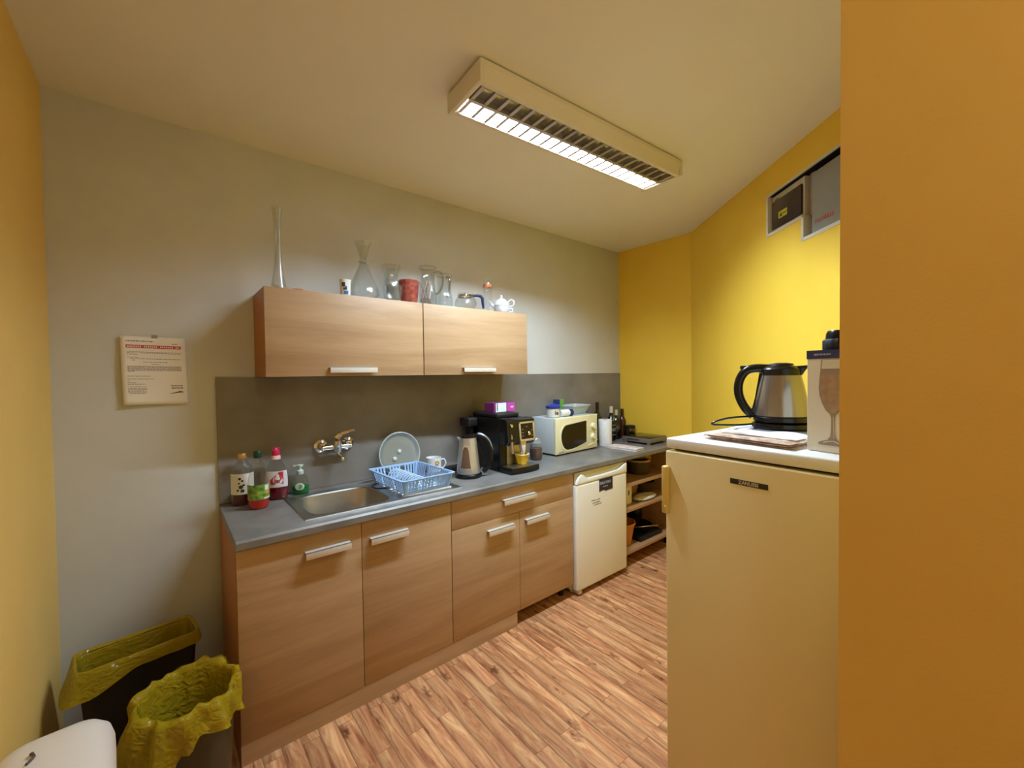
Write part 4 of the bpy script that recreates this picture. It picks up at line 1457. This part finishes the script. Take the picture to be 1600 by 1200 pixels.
def cloth(name, label, loc, rotz, wx, wy, th, m, seed, layers=2, amp=0.006):
    t = thing(name, label, 'cloth', loc, rotz)
    rnd = random.Random(seed)
    for k in range(layers):
        f = wav(*[(rnd.uniform(10, 40), rnd.uniform(0, 6), rnd.uniform(10, 40), rnd.uniform(0, 6)) for _ in range(4)])
        sx_, sy_ = wx * rnd.uniform(0.86, 1.0), wy * rnd.uniform(0.86, 1.0)
        ox, oy = rnd.uniform(-0.05, 0.05) * wx, rnd.uniform(-0.05, 0.05) * wy
        zb = k * th
        b = B()
        NU, NV = 26, 20

        def top(u, v):
            x = (u - 0.5) * sx_ + ox + 0.004 * f(v * .3, u * .1)
            y = (v - 0.5) * sy_ + oy + 0.005 * f(u * .3, v * .1 + 1)
            ed = min(1, min(u, 1 - u, v, 1 - v) * 9)
            z = zb + th * (0.35 + 0.65 * math.sqrt(ed)) + amp * max(-0.3, f(x, y)) * ed
            return (x, y, max(z, zb + 0.002))

        def bot(u, v):
            x, y, z = top(u, v)
            return (x, y, zb + 0.0006)
        b.grid(top, NU, NV)
        b.grid(bot, NU, NV)
        bmesh.ops.remove_doubles(b.bm, verts=b.bm.verts[:], dist=1e-5)
        # side skirt
        per = [(i / NU, 0) for i in range(NU)] + [(1, j / NV) for j in range(NV)] + [(1 - i / NU, 1) for i in range(NU)] + [(0, 1 - j / NV) for j in range(NV)]
        T_ = [b._v(top(*q)) for q in per]
        Bt = [b._v(bot(*q)) for q in per]
        for i in range(len(per)):
            j = (i + 1) % len(per)
            b._f([T_[i], T_[j], Bt[j], Bt[i]])
        bmesh.ops.remove_doubles(b.bm, verts=b.bm.verts[:], dist=1e-5)
        b.out('cloth_fold', m, t, ang=50)
    return t


CL1 = mottle('cotton_white_pink', (228, 214, 208), (206, 186, 180), 30, 0.95)
CL2 = mottle('linen_beige', (220, 196, 176), (176, 140, 120), 60, 0.95)
cloth('tea_towel', 'folded pinkish white tea towel in front of the paper roll', (2.575, -0.43, ZT), radians(4), 0.12, 0.27, 0.011, CL1, 11, 2)

# ================================================================ THINGS ON THE WALL CABINETS
CT = ZU1 + 0.0005
t = thing('glass_vase', 'very tall slender clear glass vase at the left cabinet end', 'vase', (0.235, -0.20, CT))
B().lathe([(0, 0.001), (0.034, 0.001), (0.037, 0.004), (0.034, 0.02), (0.024, 0.07), (0.017, 0.13), (0.0145, 0.20), (0.015, 0.27), (0.018, 0.33), (0.024, 0.385), (0.0225, 0.385), (0.016, 0.33), (0.013, 0.27), (0.012, 0.20), (0.0145, 0.13), (0.021, 0.07), (0.030, 0.022), (0, 0.014)], seg=28).out('vase_glass', GLASS, t)
tag(B().cyl(0.028, 0.0, 0.008, seg=24, bev=0.002).out('jar_lid', mat('red_lid', (190, 90, 70), 0.5), loc=(0.305, -0.235, CT)), 'flat red lid lying beside the tall vase', 'lid')
t = thing('paper_cup', 'small white cup with blue and black print beside the big carafe', 'cup', (0.535, -0.205, CT))
B().lathe([(0, 0.001), (0.024, 0.001), (0.0265, 0.08), (0.028, 0.083), (0.0285, 0.088), (0.026, 0.089), (0.023, 0.006), (0, 0.006)], seg=28).out('cup_body', PORC, t)
b = B()
b.lathe([(0.0262, 0.050), (0.0268, 0.072)], seg=8, a0=radians(215), a1=radians(252))
b.lathe([(0.0262, 0.034), (0.0266, 0.046)], seg=8, a0=radians(230), a1=radians(270))
b.out('black_print', INK, t)
b = B()
b.lathe([(0.0256, 0.012), (0.0266, 0.030)], seg=10, a0=radians(240), a1=radians(285))
b.lathe([(0.0264, 0.046), (0.0268, 0.054)], seg=6, a0=radians(252), a1=radians(270))
b.out('blue_print', mat('cup_blue', (60, 110, 170), 0.4), t)

t = thing('glass_decanter', 'big-bellied clear glass carafe with thin flaring neck', 'carafe', (0.650, -0.150, CT))
B().lathe([(0, 0.001), (0.06, 0.001), (0.078, 0.012), (0.084, 0.035), (0.078, 0.065), (0.058, 0.11), (0.036, 0.16), (0.022, 0.195), (0.0185, 0.215), (0.020, 0.235), (0.030, 0.275), (0.046, 0.31), (0.044, 0.31), (0.028, 0.275), (0.0175, 0.235), (0.016, 0.215), (0.020, 0.19), (0.055, 0.11), (0.075, 0.065), (0.080, 0.035), (0.05, 0.010), (0, 0.008)], seg=40).out('carafe_glass', GLASS, t)
B().tube([(0.0215 * cos(2 * pi * i / 28), 0.0215 * sin(2 * pi * i / 28), 0.208) for i in range(28)], 0.0035, 8, closed=True).out('neck_ring', GLASSF, t)

RIB = mat('cut_crystal', (225, 225, 228), 0.05, trans=0.92, ior=1.4)
t = thing('glass_jug', 'small clear wavy glass creamer behind the cut crystal bowls', 'jug', (0.845, -0.066, CT))
B().lathe([(0, 0.001), (0.045, 0.001), (0.055, 0.05), (0.048, 0.12), (0.038, 0.16), (0.045, 0.205), (0.056, 0.235), (0.054, 0.235), (0.043, 0.205), (0.035, 0.16), (0.045, 0.12), (0.05, 0.05), (0, 0.008)], seg=36, mod=lambda a, z: 1 + 0.08 * (z / 0.235) ** 2 * cos(5 * a)).out('jug_glass', GLASS, t)
t = thing('crystal_bowl', 'small cut crystal bowl at the left front of the glassware', 'bowl', (0.785, -0.228, CT))
B().lathe([(0, 0.001), (0.03, 0.001), (0.036, 0.01), (0.042, 0.04), (0.045, 0.085), (0.042, 0.085), (0.039, 0.04), (0.032, 0.014), (0, 0.010)], seg=48, mod=lambda a, z: 1 + 0.05 * cos(12 * a + z * 60)).out('bowl_glass', GLASS, t)
t = thing('red_glass_pot', 'frosted red glass bowl among the clear crystal on the cabinet', 'bowl', (0.886, -0.200, CT))
B().lathe([(0, 0.001), (0.04, 0.001), (0.046, 0.02), (0.052, 0.07), (0.055, 0.13), (0.052, 0.13), (0.048, 0.07), (0.042, 0.024), (0, 0.012)], seg=48, mod=lambda a, z: 1 + 0.015 * cos(16 * a)).out('bowl_glass', mottle('red_frosted_glass', (128, 54, 44), (156, 84, 70), 40, 0.25), t)
t = thing('crystal_vase', 'flared cut crystal vase with criss-cross pattern beside the tall jug', 'vase', (0.964, -0.247, CT))
b = B().lathe([(0, 0.001), (0.03, 0.001), (0.032, 0.01), (0.024, 0.04), (0.027, 0.08), (0.032, 0.128), (0.030, 0.128), (0.025, 0.08), (0.021, 0.04), (0, 0.012)], seg=48, mod=lambda a, z: 1 + 0.04 * cos(10 * a + z * 80))
b.out('vase_glass', GLASS, t)
b = B()
for k in range(10):
    a = 2 * pi * k / 10
    for s_ in (-1, 1):
        b.tube([((0.027 + 0.006 * j / 6) * cos(a + s_ * j * 0.12), (0.027 + 0.006 * j / 6) * sin(a + s_ * j * 0.12), 0.03 + 0.095 * j / 6) for j in range(7)], 0.0012, 4)
b.out('cut_pattern', mat('cut_edges', (235, 215, 205), 0.1, trans=0.4), t)


def pitcher(label, x, y, h, r, rotz):
    t = thing('glass_pitcher', label, 'jug', (x, y, CT), rotz, 'glass jugs on the wall cabinets')
    s_ = h
    B().lathe([(0, 0.001), (r, 0.001), (r * 1.05, 0.008), (r * 1.05, 0.30 * s_), (r * 0.92, 0.42 * s_), (r * 0.80, 0.62 * s_), (r * 0.82, 0.85 * s_), (r * 0.98, 0.985 * s_), (r * 1.0, s_), (r * 0.94, s_), (r * 0.78, 0.85 * s_), (r * 0.75, 0.62 * s_), (r * 0.86, 0.42 * s_), (r * 0.99, 0.30 * s_), (r * 0.97, 0.02), (0, 0.015)], seg=40,
              mod=lambda a, z: 1 + (0.12 * max(0, cos(a - pi)) ** 8 if z > 0.9 * s_ else 0)).out('pitcher_glass', GLASS, t)
    B().tube(spline([(r * 0.82, 0, 0.88 * s_), (r * 1.35, 0, 0.90 * s_), (r * 1.75, 0, 0.80 * s_), (r * 1.7, 0, 0.55 * s_), (r * 1.3, 0, 0.38 * s_), (r * 0.98, 0, 0.34 * s_)], 6), 0.0065, 10).out('handle', glass('handle_glass', (225, 230, 230), 0.75, 0.14), t)
    B().tube([(r * 0.97 * cos(2 * pi * i / 32), r * 0.97 * sin(2 * pi * i / 32), s_) for i in range(32)], 0.0022, 6, closed=True).out('rim', MATS['handle_glass'], t)
    return t


pitcher('taller straight glass jug standing over the cabinet seam, handle to the right', 1.030, -0.155, 0.235, 0.050, radians(-38))
pitcher('shorter glass jug right of the tallest one, handle to the left', 1.158, -0.125, 0.215, 0.052, radians(-100))

t = thing('coffee_pot', 'low round glass coffee pot with dark blue angular handle', 'coffee pot', (1.262, -0.205, CT), radians(-25))
B().lathe([(0, 0.001), (0.05, 0.001), (0.066, 0.012), (0.070, 0.035), (0.064, 0.062), (0.048, 0.082), (0.05, 0.10), (0.048, 0.10), (0.045, 0.082), (0.061, 0.06), (0.067, 0.035), (0.048, 0.006), (0, 0.005)], seg=40).out('pot_glass', GLASS, t)
B().lathe([(0.0475, 0.078), (0.0505, 0.080), (0.0505, 0.089), (0.0475, 0.091)], seg=36).out('steel_band', CHROME, t)
B().tube([(0.045, 0, 0.088), (0.07, 0, 0.092), (0.095, 0, 0.088), (0.106, 0, 0.075), (0.108, 0, 0.045), (0.112, 0, 0.012)], [0.007, 0.008, 0.0095, 0.0095, 0.009, 0.007], 10, flat=1.3).out('handle', mat('navy_handle', (30, 42, 84), 0.35), t)

t = thing('oil_lamp_glass', 'slim glass bottle with orange band between coffee pot and teapot', 'bottle', (1.452, -0.175, CT))
B().lathe([(0, 0.001), (0.026, 0.001), (0.028, 0.006), (0.012, 0.02), (0.010, 0.035), (0.024, 0.06), (0.033, 0.08), (0.030, 0.11), (0.027, 0.16), (0.027, 0.21), (0.02, 0.225), (0, 0.228)], seg=28).out('bottle_glass', GLASS, t)
B().lathe([(0.0275, 0.165), (0.0285, 0.17), (0.0285, 0.182), (0.0275, 0.186)], seg=28).out('orange_band', mat('orange_band', (196, 120, 80), 0.4), t)

TPM = mat('teapot_porcelain', (222, 228, 236), 0.15)
t = thing('teacup', 'white porcelain teacup holding the small white teapot', 'cup', (1.560, -0.185, CT), radians(-35))
B().lathe([(0, 0.001), (0.03, 0.001), (0.032, 0.004), (0.048, 0.02), (0.054, 0.045), (0.052, 0.045), (0.045, 0.021), (0.03, 0.007), (0, 0.006)], seg=36).out('cup_body', TPM, t)
B().tube(spline([(0.050, 0, 0.036), (0.070, 0, 0.04), (0.072, 0, 0.02), (0.046, 0, 0.014)], 6), 0.0035, 8).out('handle', TPM, t)
t = thing('teapot', 'small white porcelain teapot nested on its teacup', 'teapot', (1.560, -0.185, CT + 0.046), radians(-35))
B().lathe([(0, -0.03), (0.028, -0.028), (0.046, 0.0), (0.052, 0.012), (0.048, 0.03), (0.034, 0.046), (0.026, 0.05), (0, 0.05)], seg=36).out('pot_body', TPM, t)
B().lathe([(0.026, 0.049), (0.026, 0.053), (0.012, 0.060), (0.006, 0.064), (0.006, 0.068), (0.009, 0.073), (0.006, 0.079), (0, 0.081)], seg=24).out('lid', TPM, t)
B().tube(spline([(0.044, 0, 0.036), (0.066, 0, 0.052), (0.084, 0, 0.038), (0.078, 0, 0.014), (0.049, 0, 0.006)], 6), 0.0042, 8).out('handle', TPM, t)
B().tube(spline([(-0.044, 0, 0.006), (-0.062, 0, 0.014), (-0.072, 0, 0.032), (-0.084, 0, 0.044)], 6), [0.011] * 6 + [0.008] * 6 + [0.0055] * 7, 10).out('spout', TPM, t)

# ================================================================ TALL FRIDGE AND THINGS ON IT
FR = radians(-90 - 4.5)
# local x runs along the front towards the camera, local y into the fridge (room +x)
fr = thing('fridge', 'chest-high white fridge, warm bounce light tinted into its enamel, with side handle in front of the slanting wall', 'fridge', (0.992, -1.704, 0), FR)
FRW, FRD, FRH = 0.545, 0.60, 1.235
B().box(0.004, FRW - 0.004, 0.05, FRD, 0.02, 1.203, 0.006).out('cabinet_body', APPL, fr)
B().box(0.03, FRW - 0.03, 0.03, FRD - 0.03, 0.0, 0.022).out('feet', BLACKM, fr, smooth=False)
B().box(0, FRW, 0.0, FRD + 0.003, 1.2045, FRH, 0.005, 3).out('top_panel', APPLT, fr)
B().box(0.012, FRW - 0.012, 0.028, 0.051, 0.075, 1.2042).out('door_seal', mat('seal_brown', (70, 34, 20), 0.8), fr, smooth=False)
fd = B().box(0.0, FRW, -0.004, 0.036, 0.07, 1.197, 0.005, 3).out('door', APPL, fr)
hd = mat('handle_cream', (226, 200, 120), 0.4)
b = B()
b.box(-0.003, 0.017, -0.022, -0.004, 1.008, 1.152, 0.005, 3)
b.out('handle', hd, fd)
b = B()
b.X = Matrix.Translation((0.010, -0.022, 1.03)) @ Matrix.Rotation(pi / 2, 4, 'X')
b.lathe([(0.004, 0), (0.003, 0.002), (0, 0.0025)], seg=12)
b.out('screw', PORC, fd)
bd = B().box(0.198, 0.292, -0.0062, -0.0035, 1.137, 1.151, 0.001).out('badge', mat('badge_dark', (52, 44, 34), 0.35), fd)
text('ZANUSSI', 0.0125, mat('badge_silver', (205, 195, 165), 0.4), bd, (0.245, -0.0066, 1.1438), bold=0.0003)

TT = FRH + 0.0005
fridgeM = Matrix.Translation((0.992, -1.704, 0)) @ Matrix.Rotation(FR, 4, 'Z')


def fwp(x, y, z=TT):
    return tuple(fridgeM @ Vector((x, y, z)))


# tray and big kettle
tag(B().box(-0.05, 0.12, -0.10, 0.12, 0, 0.008, 0.003).out('metal_tray', mat('grey_tray', (150, 152, 158), 0.35, 0.6), loc=fwp(0.155, 0.42), rotz=FR), 'flat grey metal tray under the big kettle', 'tray')
KB = TT + 0.0085
k2 = thing('electric_kettle', 'wide brushed steel kettle with black handle on top of the fridge', 'kettle', (*fwp(0.150, 0.415)[:2], KB), radians(106))
B().lathe([(0, 0.001), (0.082, 0.001), (0.085, 0.006), (0.083, 0.018), (0.07, 0.022), (0, 0.022)], seg=40).out('power_base', BLACK, k2)
B().lathe([(0, 0.0225), (0.078, 0.0225), (0.081, 0.026), (0.080, 0.038), (0.076, 0.041)], seg=40).out('lower_ring', BLACK, k2)
B().lathe([(0.076, 0.041), (0.0785, 0.044), (0.074, 0.09), (0.064, 0.145), (0.056, 0.178), (0.053, 0.18), (0, 0.18)], seg=56).out('body', mat('brushed_kettle_steel', (158, 154, 150), 0.24, 0.9), k2)
b = B()
b.lathe([(0.057, 0.176), (0.0565, 0.196), (0.045, 0.206), (0.022, 0.210), (0, 0.210)], seg=40)
b.prism([(-0.03, 0.180), (-0.058, 0.176), (-0.066, 0.19), (-0.078, 0.208), (-0.03, 0.205)], -0.016, 0.016, 'y', 0.003)
b.out('collar', BLACK, k2)
B().lathe([(0.03, 0.209), (0.028, 0.214), (0.012, 0.217), (0, 0.217)], seg=28, sx=1.2).out('lid', BLACKM, k2)
b = B()
hp = spline([(0.030, 0, 0.198), (0.075, 0, 0.200), (0.104, 0, 0.190), (0.123, 0, 0.155), (0.124, 0, 0.110), (0.106, 0, 0.066), (0.080, 0, 0.036)], 7)
b.tube(hp, 0.0145, 12)
b.prism([(0.050, 0.185), (0.062, 0.185), (0.075, 0.10), (0.088, 0.045), (0.078, 0.03), (0.070, 0.10)], -0.010, 0.010, 'y', 0.002)
b.out('handle', BLACK, k2)
B().box(0.098, 0.120, -0.008, 0.008, 0.198, 0.210, 0.003).out('switch', BLACKM, k2)
t = thing('power_cable', 'thin black kettle cable looping over the fridge top', 'cable')
B().tube(spline([fwp(0.16, 0.47, TT + 0.012), fwp(0.10, 0.44, TT + 0.020), fwp(0.05, 0.34, TT + 0.016), fwp(0.005, 0.25, TT + 0.022), fwp(0.04, 0.29, TT + 0.042), fwp(0.09, 0.40, TT + 0.044), fwp(0.14, 0.50, TT + 0.03)], 8), 0.0034, 8).out('cord', BLACK, t)
cloth('tea_towel', 'crumpled white cloth under the black cable on the fridge', (*fwp(0.052, 0.40)[:2], TT), FR, 0.09, 0.20, 0.007, mottle('cotton_greywhite', (226, 224, 226), (196, 192, 196), 26, 0.95), 21, 1, 0.006)
cloth('folded_napkins', 'stack of beige and white folded napkins at the fridge front edge', (*fwp(0.205, 0.115)[:2], TT), FR + radians(-6), 0.25, 0.12, 0.006, CL2, 31, 3, 0.004)
cloth('tea_towel', 'thin white cloth lying over the beige napkin stack', (*fwp(0.215, 0.15)[:2], TT + 0.0185), FR + radians(-4), 0.20, 0.10, 0.006, mottle('cotton_white', (244, 242, 242), (226, 220, 220), 30, 0.95), 37, 1, 0.010)

# box of champagne glasses
gb = thing('glassware_box', 'white carton printed with a champagne flute beside the big kettle', 'box', (1.054, -2.052, TT), radians(-90 - 14))
BW, BD, BH = 0.165, 0.22, 0.247
CARD = mat('carton_cream', (226, 214, 190), 0.6)
B().box(0, BW, 0, BD, 0.0005, BH, 0.0015).out('carton_body', CARD, gb, smooth=False)
nb = B().box(-0.0008, BW + 0.0008, -0.001, BD + 0.0008, BH - 0.020, BH + 0.0008).out('navy_band', mat('box_navy', (52, 54, 92), 0.5), gb, smooth=False)
marks(11, 0.0045, mat('band_text', (190, 190, 205), 0.5), nb, (0.035, -0.0015, BH - 0.010))
gx = 0.058


def flute(b, sc_, y, prof):
    L_ = [(gx - x * sc_, z) for x, z in prof]
    R_ = [(gx + x * sc_, z) for x, z in prof]
    for i in range(len(prof) - 1):
        b._f([b._v((L_[i][0], y, L_[i][1])), b._v((R_[i][0], y, R_[i][1])), b._v((R_[i + 1][0], y, R_[i + 1][1])), b._v((L_[i + 1][0], y, L_[i + 1][1]))])


FP = [(0.030, 0.018), (0.032, 0.022), (0.026, 0.026), (0.012, 0.030), (0.005, 0.040), (0.0035, 0.055), (0.0032, 0.085), (0.006, 0.093), (0.015, 0.102), (0.023, 0.118), (0.029, 0.138), (0.0305, 0.155), (0.0295, 0.175), (0.027, 0.20), (0.0255, 0.224)]
b = B()
flute(b, 1.0, -0.0012, FP)
b.out('flute_picture', mat('flute_outline', (156, 132, 112), 0.5), gb, smooth=False, solid=0.0004)
b = B()
flute(b, 0.90, -0.0018, [(0.0305, 0.176)[0:2] if False else (0.027, 0.202), (0.0245, 0.2235)])
b.out('flute_picture_rim', mat('flute_clear', (214, 200, 174), 0.5), gb, smooth=False, solid=0.0003)
b = B()
flute(b, 0.88, -0.0018, [(0.006, 0.096), (0.015, 0.104), (0.023, 0.119), (0.029, 0.138), (0.0305, 0.155), (0.0295, 0.175), (0.0285, 0.188)])
b.out('wine_picture', mottle('wine_print', (178, 146, 108), (160, 124, 92), 60, 0.5), gb, smooth=False, solid=0.0003)
b = B()
b.tube([(gx + 0.0035, -0.0016, 0.036), (gx + 0.0015, -0.0016, 0.088)], 0.0007, 6)
b.tube(spline([(gx - 0.02, -0.0018, 0.0235), (gx, -0.0018, 0.029), (gx + 0.02, -0.0018, 0.0225)], 6), 0.001, 6)
b.out('stem_highlight', MATS['flute_clear'], gb)
text('6', 0.016, INK, gb, (0.081, -0.0026, 0.050), bold=0.0006)

t = thing('blender_lid', 'black ribbed screw lid standing on the glassware carton', 'lid', (1.105, -2.135, TT + BH + 0.0015))
t.location = (1.085, -2.115, TT + BH + 0.0018)
B().lathe([(0, 0.0), (0.037, 0.0), (0.038, 0.003), (0.038, 0.022), (0.036, 0.025), (0, 0.025)], seg=48, mod=lambda a, z: 1 + 0.025 * cos(18 * a)).out('ribbed_ring', BLACKM, t)
B().lathe([(0.033, 0.025), (0.031, 0.040), (0.028, 0.046), (0, 0.047)], seg=36).out('cap', BLACK, t)

# ================================================================ BINS ON THE LEFT
BAG = mat('yellow_bag_film', (206, 178, 38), 0.16, trans=0.0)
nt0, N0, L0, b0 = nodes(BAG)
trn = N0.new('ShaderNodeBsdfTranslucent')
trn.inputs[0].default_value = lin((206, 172, 44))
bn0 = N0.new('ShaderNodeTexNoise')
bn0.inputs['Scale'].default_value = 9
bn0.inputs['Detail'].default_value = 1
bn0.inputs['Distortion'].default_value = 2.0
bb0 = N0.new('ShaderNodeBump')
bb0.inputs['Strength'].default_value = 0.45
bb0.inputs['Distance'].default_value = 0.02
L0.new(bn0.outputs['Fac'], bb0.inputs['Height'])
L0.new(bb0.outputs[0], b0.inputs['Normal'])
tp0 = N0.new('ShaderNodeBsdfTransparent')
tp0.inputs[0].default_value = lin((235, 225, 90))
m1 = N0.new('ShaderNodeMixShader')
m1.inputs[0].default_value = 0.35
m2 = N0.new('ShaderNodeMixShader')
m2.inputs[0].default_value = 0.30
L0.new(b0.outputs[0], m1.inputs[1])
L0.new(trn.outputs[0], m1.inputs[2])
L0.new(m1.outputs[0], m2.inputs[1])
L0.new(tp0.outputs[0], m2.inputs[2])
L0.new(m2.outputs[0], N0['Material Output'].inputs['Surface'])
BINM = mat('dark_bin_plastic', (30, 26, 22), 0.5)
BINT = mat('olive_bin_plastic', (62, 54, 26), 0.45)


def loop_bin(hx, hy, r, hgt, taper):
    return [rr_loop(hx * taper, hy * taper, r, 0.001, 6), rr_loop(hx, hy, r, hgt, 6), rr_loop(hx - 0.004, hy - 0.004, r, hgt, 6), rr_loop(hx * taper - 0.004, hy * taper - 0.004, r, 0.008, 6)]


def skin(b, lp, closed=False, capb=True, capt=True):
    V = [[b._v(p) for p in l] for l in lp]
    n = len(V[0])
    for k in range(len(V) - 1):
        for i in range(n):
            b._f([V[k][i], V[k][(i + 1) % n], V[k + 1][(i + 1) % n], V[k + 1][i]])
    if capb:
        b._f(V[0])
    if capt:
        b._f(V[-1])
    return V


t = thing('waste_bin', 'dark rectangular bin lined with a yellow bag against the grey wall', 'bin', (-0.280, -0.285, 0), radians(8), 'bins with yellow bags')
b = B()
skin(b, loop_bin(0.165, 0.080, 0.025, 0.44, 0.82))
b.out('bin_body', BINM, t)
f1 = wav((9, 1, 7, 2), (17, 0, 13, 1), (23, 3, 5, 0))
lps = []
for (k, (d, z)) in enumerate(((-0.035, 0.18), (-0.012, 0.36), (-0.006, 0.435), (0.0, 0.452), (0.008, 0.448), (0.014, 0.425), (0.017, 0.40))):
    L_ = []
    for (x, y, _) in rr_loop(0.165 + d, 0.125 + d, 0.03, 0, 6):
        pass
    base = rr_loop(0.165 + d, 0.125 + d, 0.03, 0, 6)
    dense = []
    for i in range(len(base)):
        p, q = Vector(base[i]), Vector(base[(i + 1) % len(base)])
        m_ = max(1, int((q - p).length / 0.012))
        dense += [(p + (q - p) * j / m_) for j in range(m_)]
    lps.append(dense)
# equalise loop resolution by resampling
def resample(L_, n):
    acc = [0]
    for i in range(len(L_)):
        acc.append(acc[-1] + (Vector(L_[(i + 1) % len(L_)]) - Vector(L_[i])).length)
    out = []
    for k in range(n):
        s_ = acc[-1] * k / n
        i = max(j for j in range(len(acc)) if acc[j] <= s_ + 1e-9)
        i = min(i, len(L_) - 1)
        f = (s_ - acc[i]) / max(1e-9, acc[i + 1] - acc[i])
        out.append(Vector(L_[i]).lerp(Vector(L_[(i + 1) % len(L_)]), f))
    return out


def bag(b, hx, hy, r, levels, seed, n=96, amp=0.006, sag=None):
    rnd = random.Random(seed)
    f = wav(*[(rnd.uniform(10, 50), rnd.uniform(0, 6), rnd.uniform(8, 30), rnd.uniform(0, 6)) for _ in range(4)])
    LP = []
    for (d, z, am) in levels:
        L_ = resample([Vector(p) for p in rr_loop(hx + d, hy + d, r, 0, 6)], n)
        row = []
        for k, p in enumerate(L_):
            nn = Vector((p.x, p.y, 0)).normalized()
            q = p + nn * am * amp * f(p.x * 2 + z, p.y * 2) * 2
            zz = z + am * amp * 0.8 * f(p.y * 3, p.x * 3 + z)
            if sag:
                dz, dr = sag(math.atan2(p.y, p.x), am)
                zz += dz
                q += nn * dr
            row.append((q.x, q.y, zz))
        LP.append(row)
    skin(b, LP, capb=False, capt=False)
    return b


def sagA(a, am):
    # skirt hangs wide at the left front corner
    g = max(0, cos(a - radians(205))) ** 6
    return (-0.05 * g * max(0, am - 1), 0.035 * g * max(0, am - 1))


bag(B(), 0.165, 0.080, 0.025, ((-0.030, 0.16, 0.3), (-0.018, 0.34, 0.4), (-0.008, 0.43, 0.2), (0.001, 0.449, 0.3), (0.007, 0.447, 0.6), (0.010, 0.43, 1.3), (0.013, 0.405, 2.0)), 4, sag=sagA, amp=0.004).out('yellow_bag', BAG, t, ang=180)

t = thing('waste_bin', 'round olive bin with a flared bright yellow bag beside the cabinet side', 'bin', (-0.150, -0.665, 0), 0, 'bins with yellow bags')
b = B()
b.lathe([(0, 0.001), (0.105, 0.001), (0.108, 0.006), (0.130, 0.395), (0.134, 0.40), (0.126, 0.40), (0.102, 0.01), (0, 0.008)], seg=40)
b.out('bin_body', BINT, t)


def sagB(a, am):
    g = max(0, cos(a - radians(215))) ** 3
    h = max(0, cos(a - radians(300))) ** 4
    bk = max(0, cos(a - radians(70))) ** 2
    k = max(0, am - 1)
    return (-0.07 * g * k + 0.0 * h + 0.03 * bk * k, 0.03 * g * k + 0.012 * h * k + 0.01 * bk * k)


rndb = random.Random(8)
fb_ = wav(*[(rndb.uniform(2, 5), rndb.uniform(0, 6), rndb.uniform(20, 60), rndb.uniform(0, 6)) for _ in range(4)])
b = B()
NB = 110
rows = []
for (rr, z, k) in ((0.096, 0.15, 0.2), (0.106, 0.30, 0.25), (0.116, 0.37, 0.3), (0.124, 0.408, 0.4), (0.131, 0.425, 1.0), (0.139, 0.420, 1.3), (0.143, 0.400, 1.6), (0.146, 0.372, 2.1), (0.150, 0.345, 2.6)):
    row = []
    for i in range(NB):
        a = 2 * pi * i / NB
        wv = 0.006 * k * (sin(7 * a + 1.3 * k) + 0.7 * sin(13 * a + 2 + z * 20) + 0.5 * sin(23 * a + 5 * k))
        dz, drr = sagB(a, k)
        R_ = rr + wv + drr
        R_ = min(R_, 0.147 / max(0.2, cos(a)) if cos(a) > 0.2 else 9)
        row.append((R_ * cos(a), R_ * sin(a), z + dz + 0.006 * k * sin(5 * a + 2) + 0.003 * k * sin(17 * a)))
    rows.append(row)
skin(b, rows, capb=False, capt=False)
b.out('yellow_bag', BAG, t, ang=180)

# white rounded container at the bottom left
t = thing('white_container', 'white rounded plastic container with a small brown clasp, at the left wall', 'container', (-0.405, -0.985, 0), radians(4))
WPL = mat('white_container_plastic', (226, 216, 208), 0.45)
b = B()
skin(b, [rr_loop(0.092, 0.115, 0.04, 0.001), rr_loop(0.095, 0.12, 0.045, 0.02), rr_loop(0.102, 0.132, 0.05, 0.46)])
b.out('container_body', WPL, t)
b = B()
skin(b, [rr_loop(0.106, 0.136, 0.05, 0.461), rr_loop(0.108, 0.138, 0.05, 0.468), rr_loop(0.107, 0.137, 0.05, 0.51), rr_loop(0.100, 0.13, 0.05, 0.54), rr_loop(0.085, 0.115, 0.05, 0.562), rr_loop(0.06, 0.09, 0.045, 0.574), rr_loop(0.03, 0.05, 0.02, 0.578)])
b.out('lid', WPL, t)
b = B()
b.tube(spline([(-0.03, 0.035, 0.579), (-0.031, 0.025, 0.584), (-0.026, 0.015, 0.582), (-0.036, 0.0, 0.580)], 5), 0.003, 8)
b.out('clasp', mat('clasp_brown', (92, 66, 56), 0.5), t)
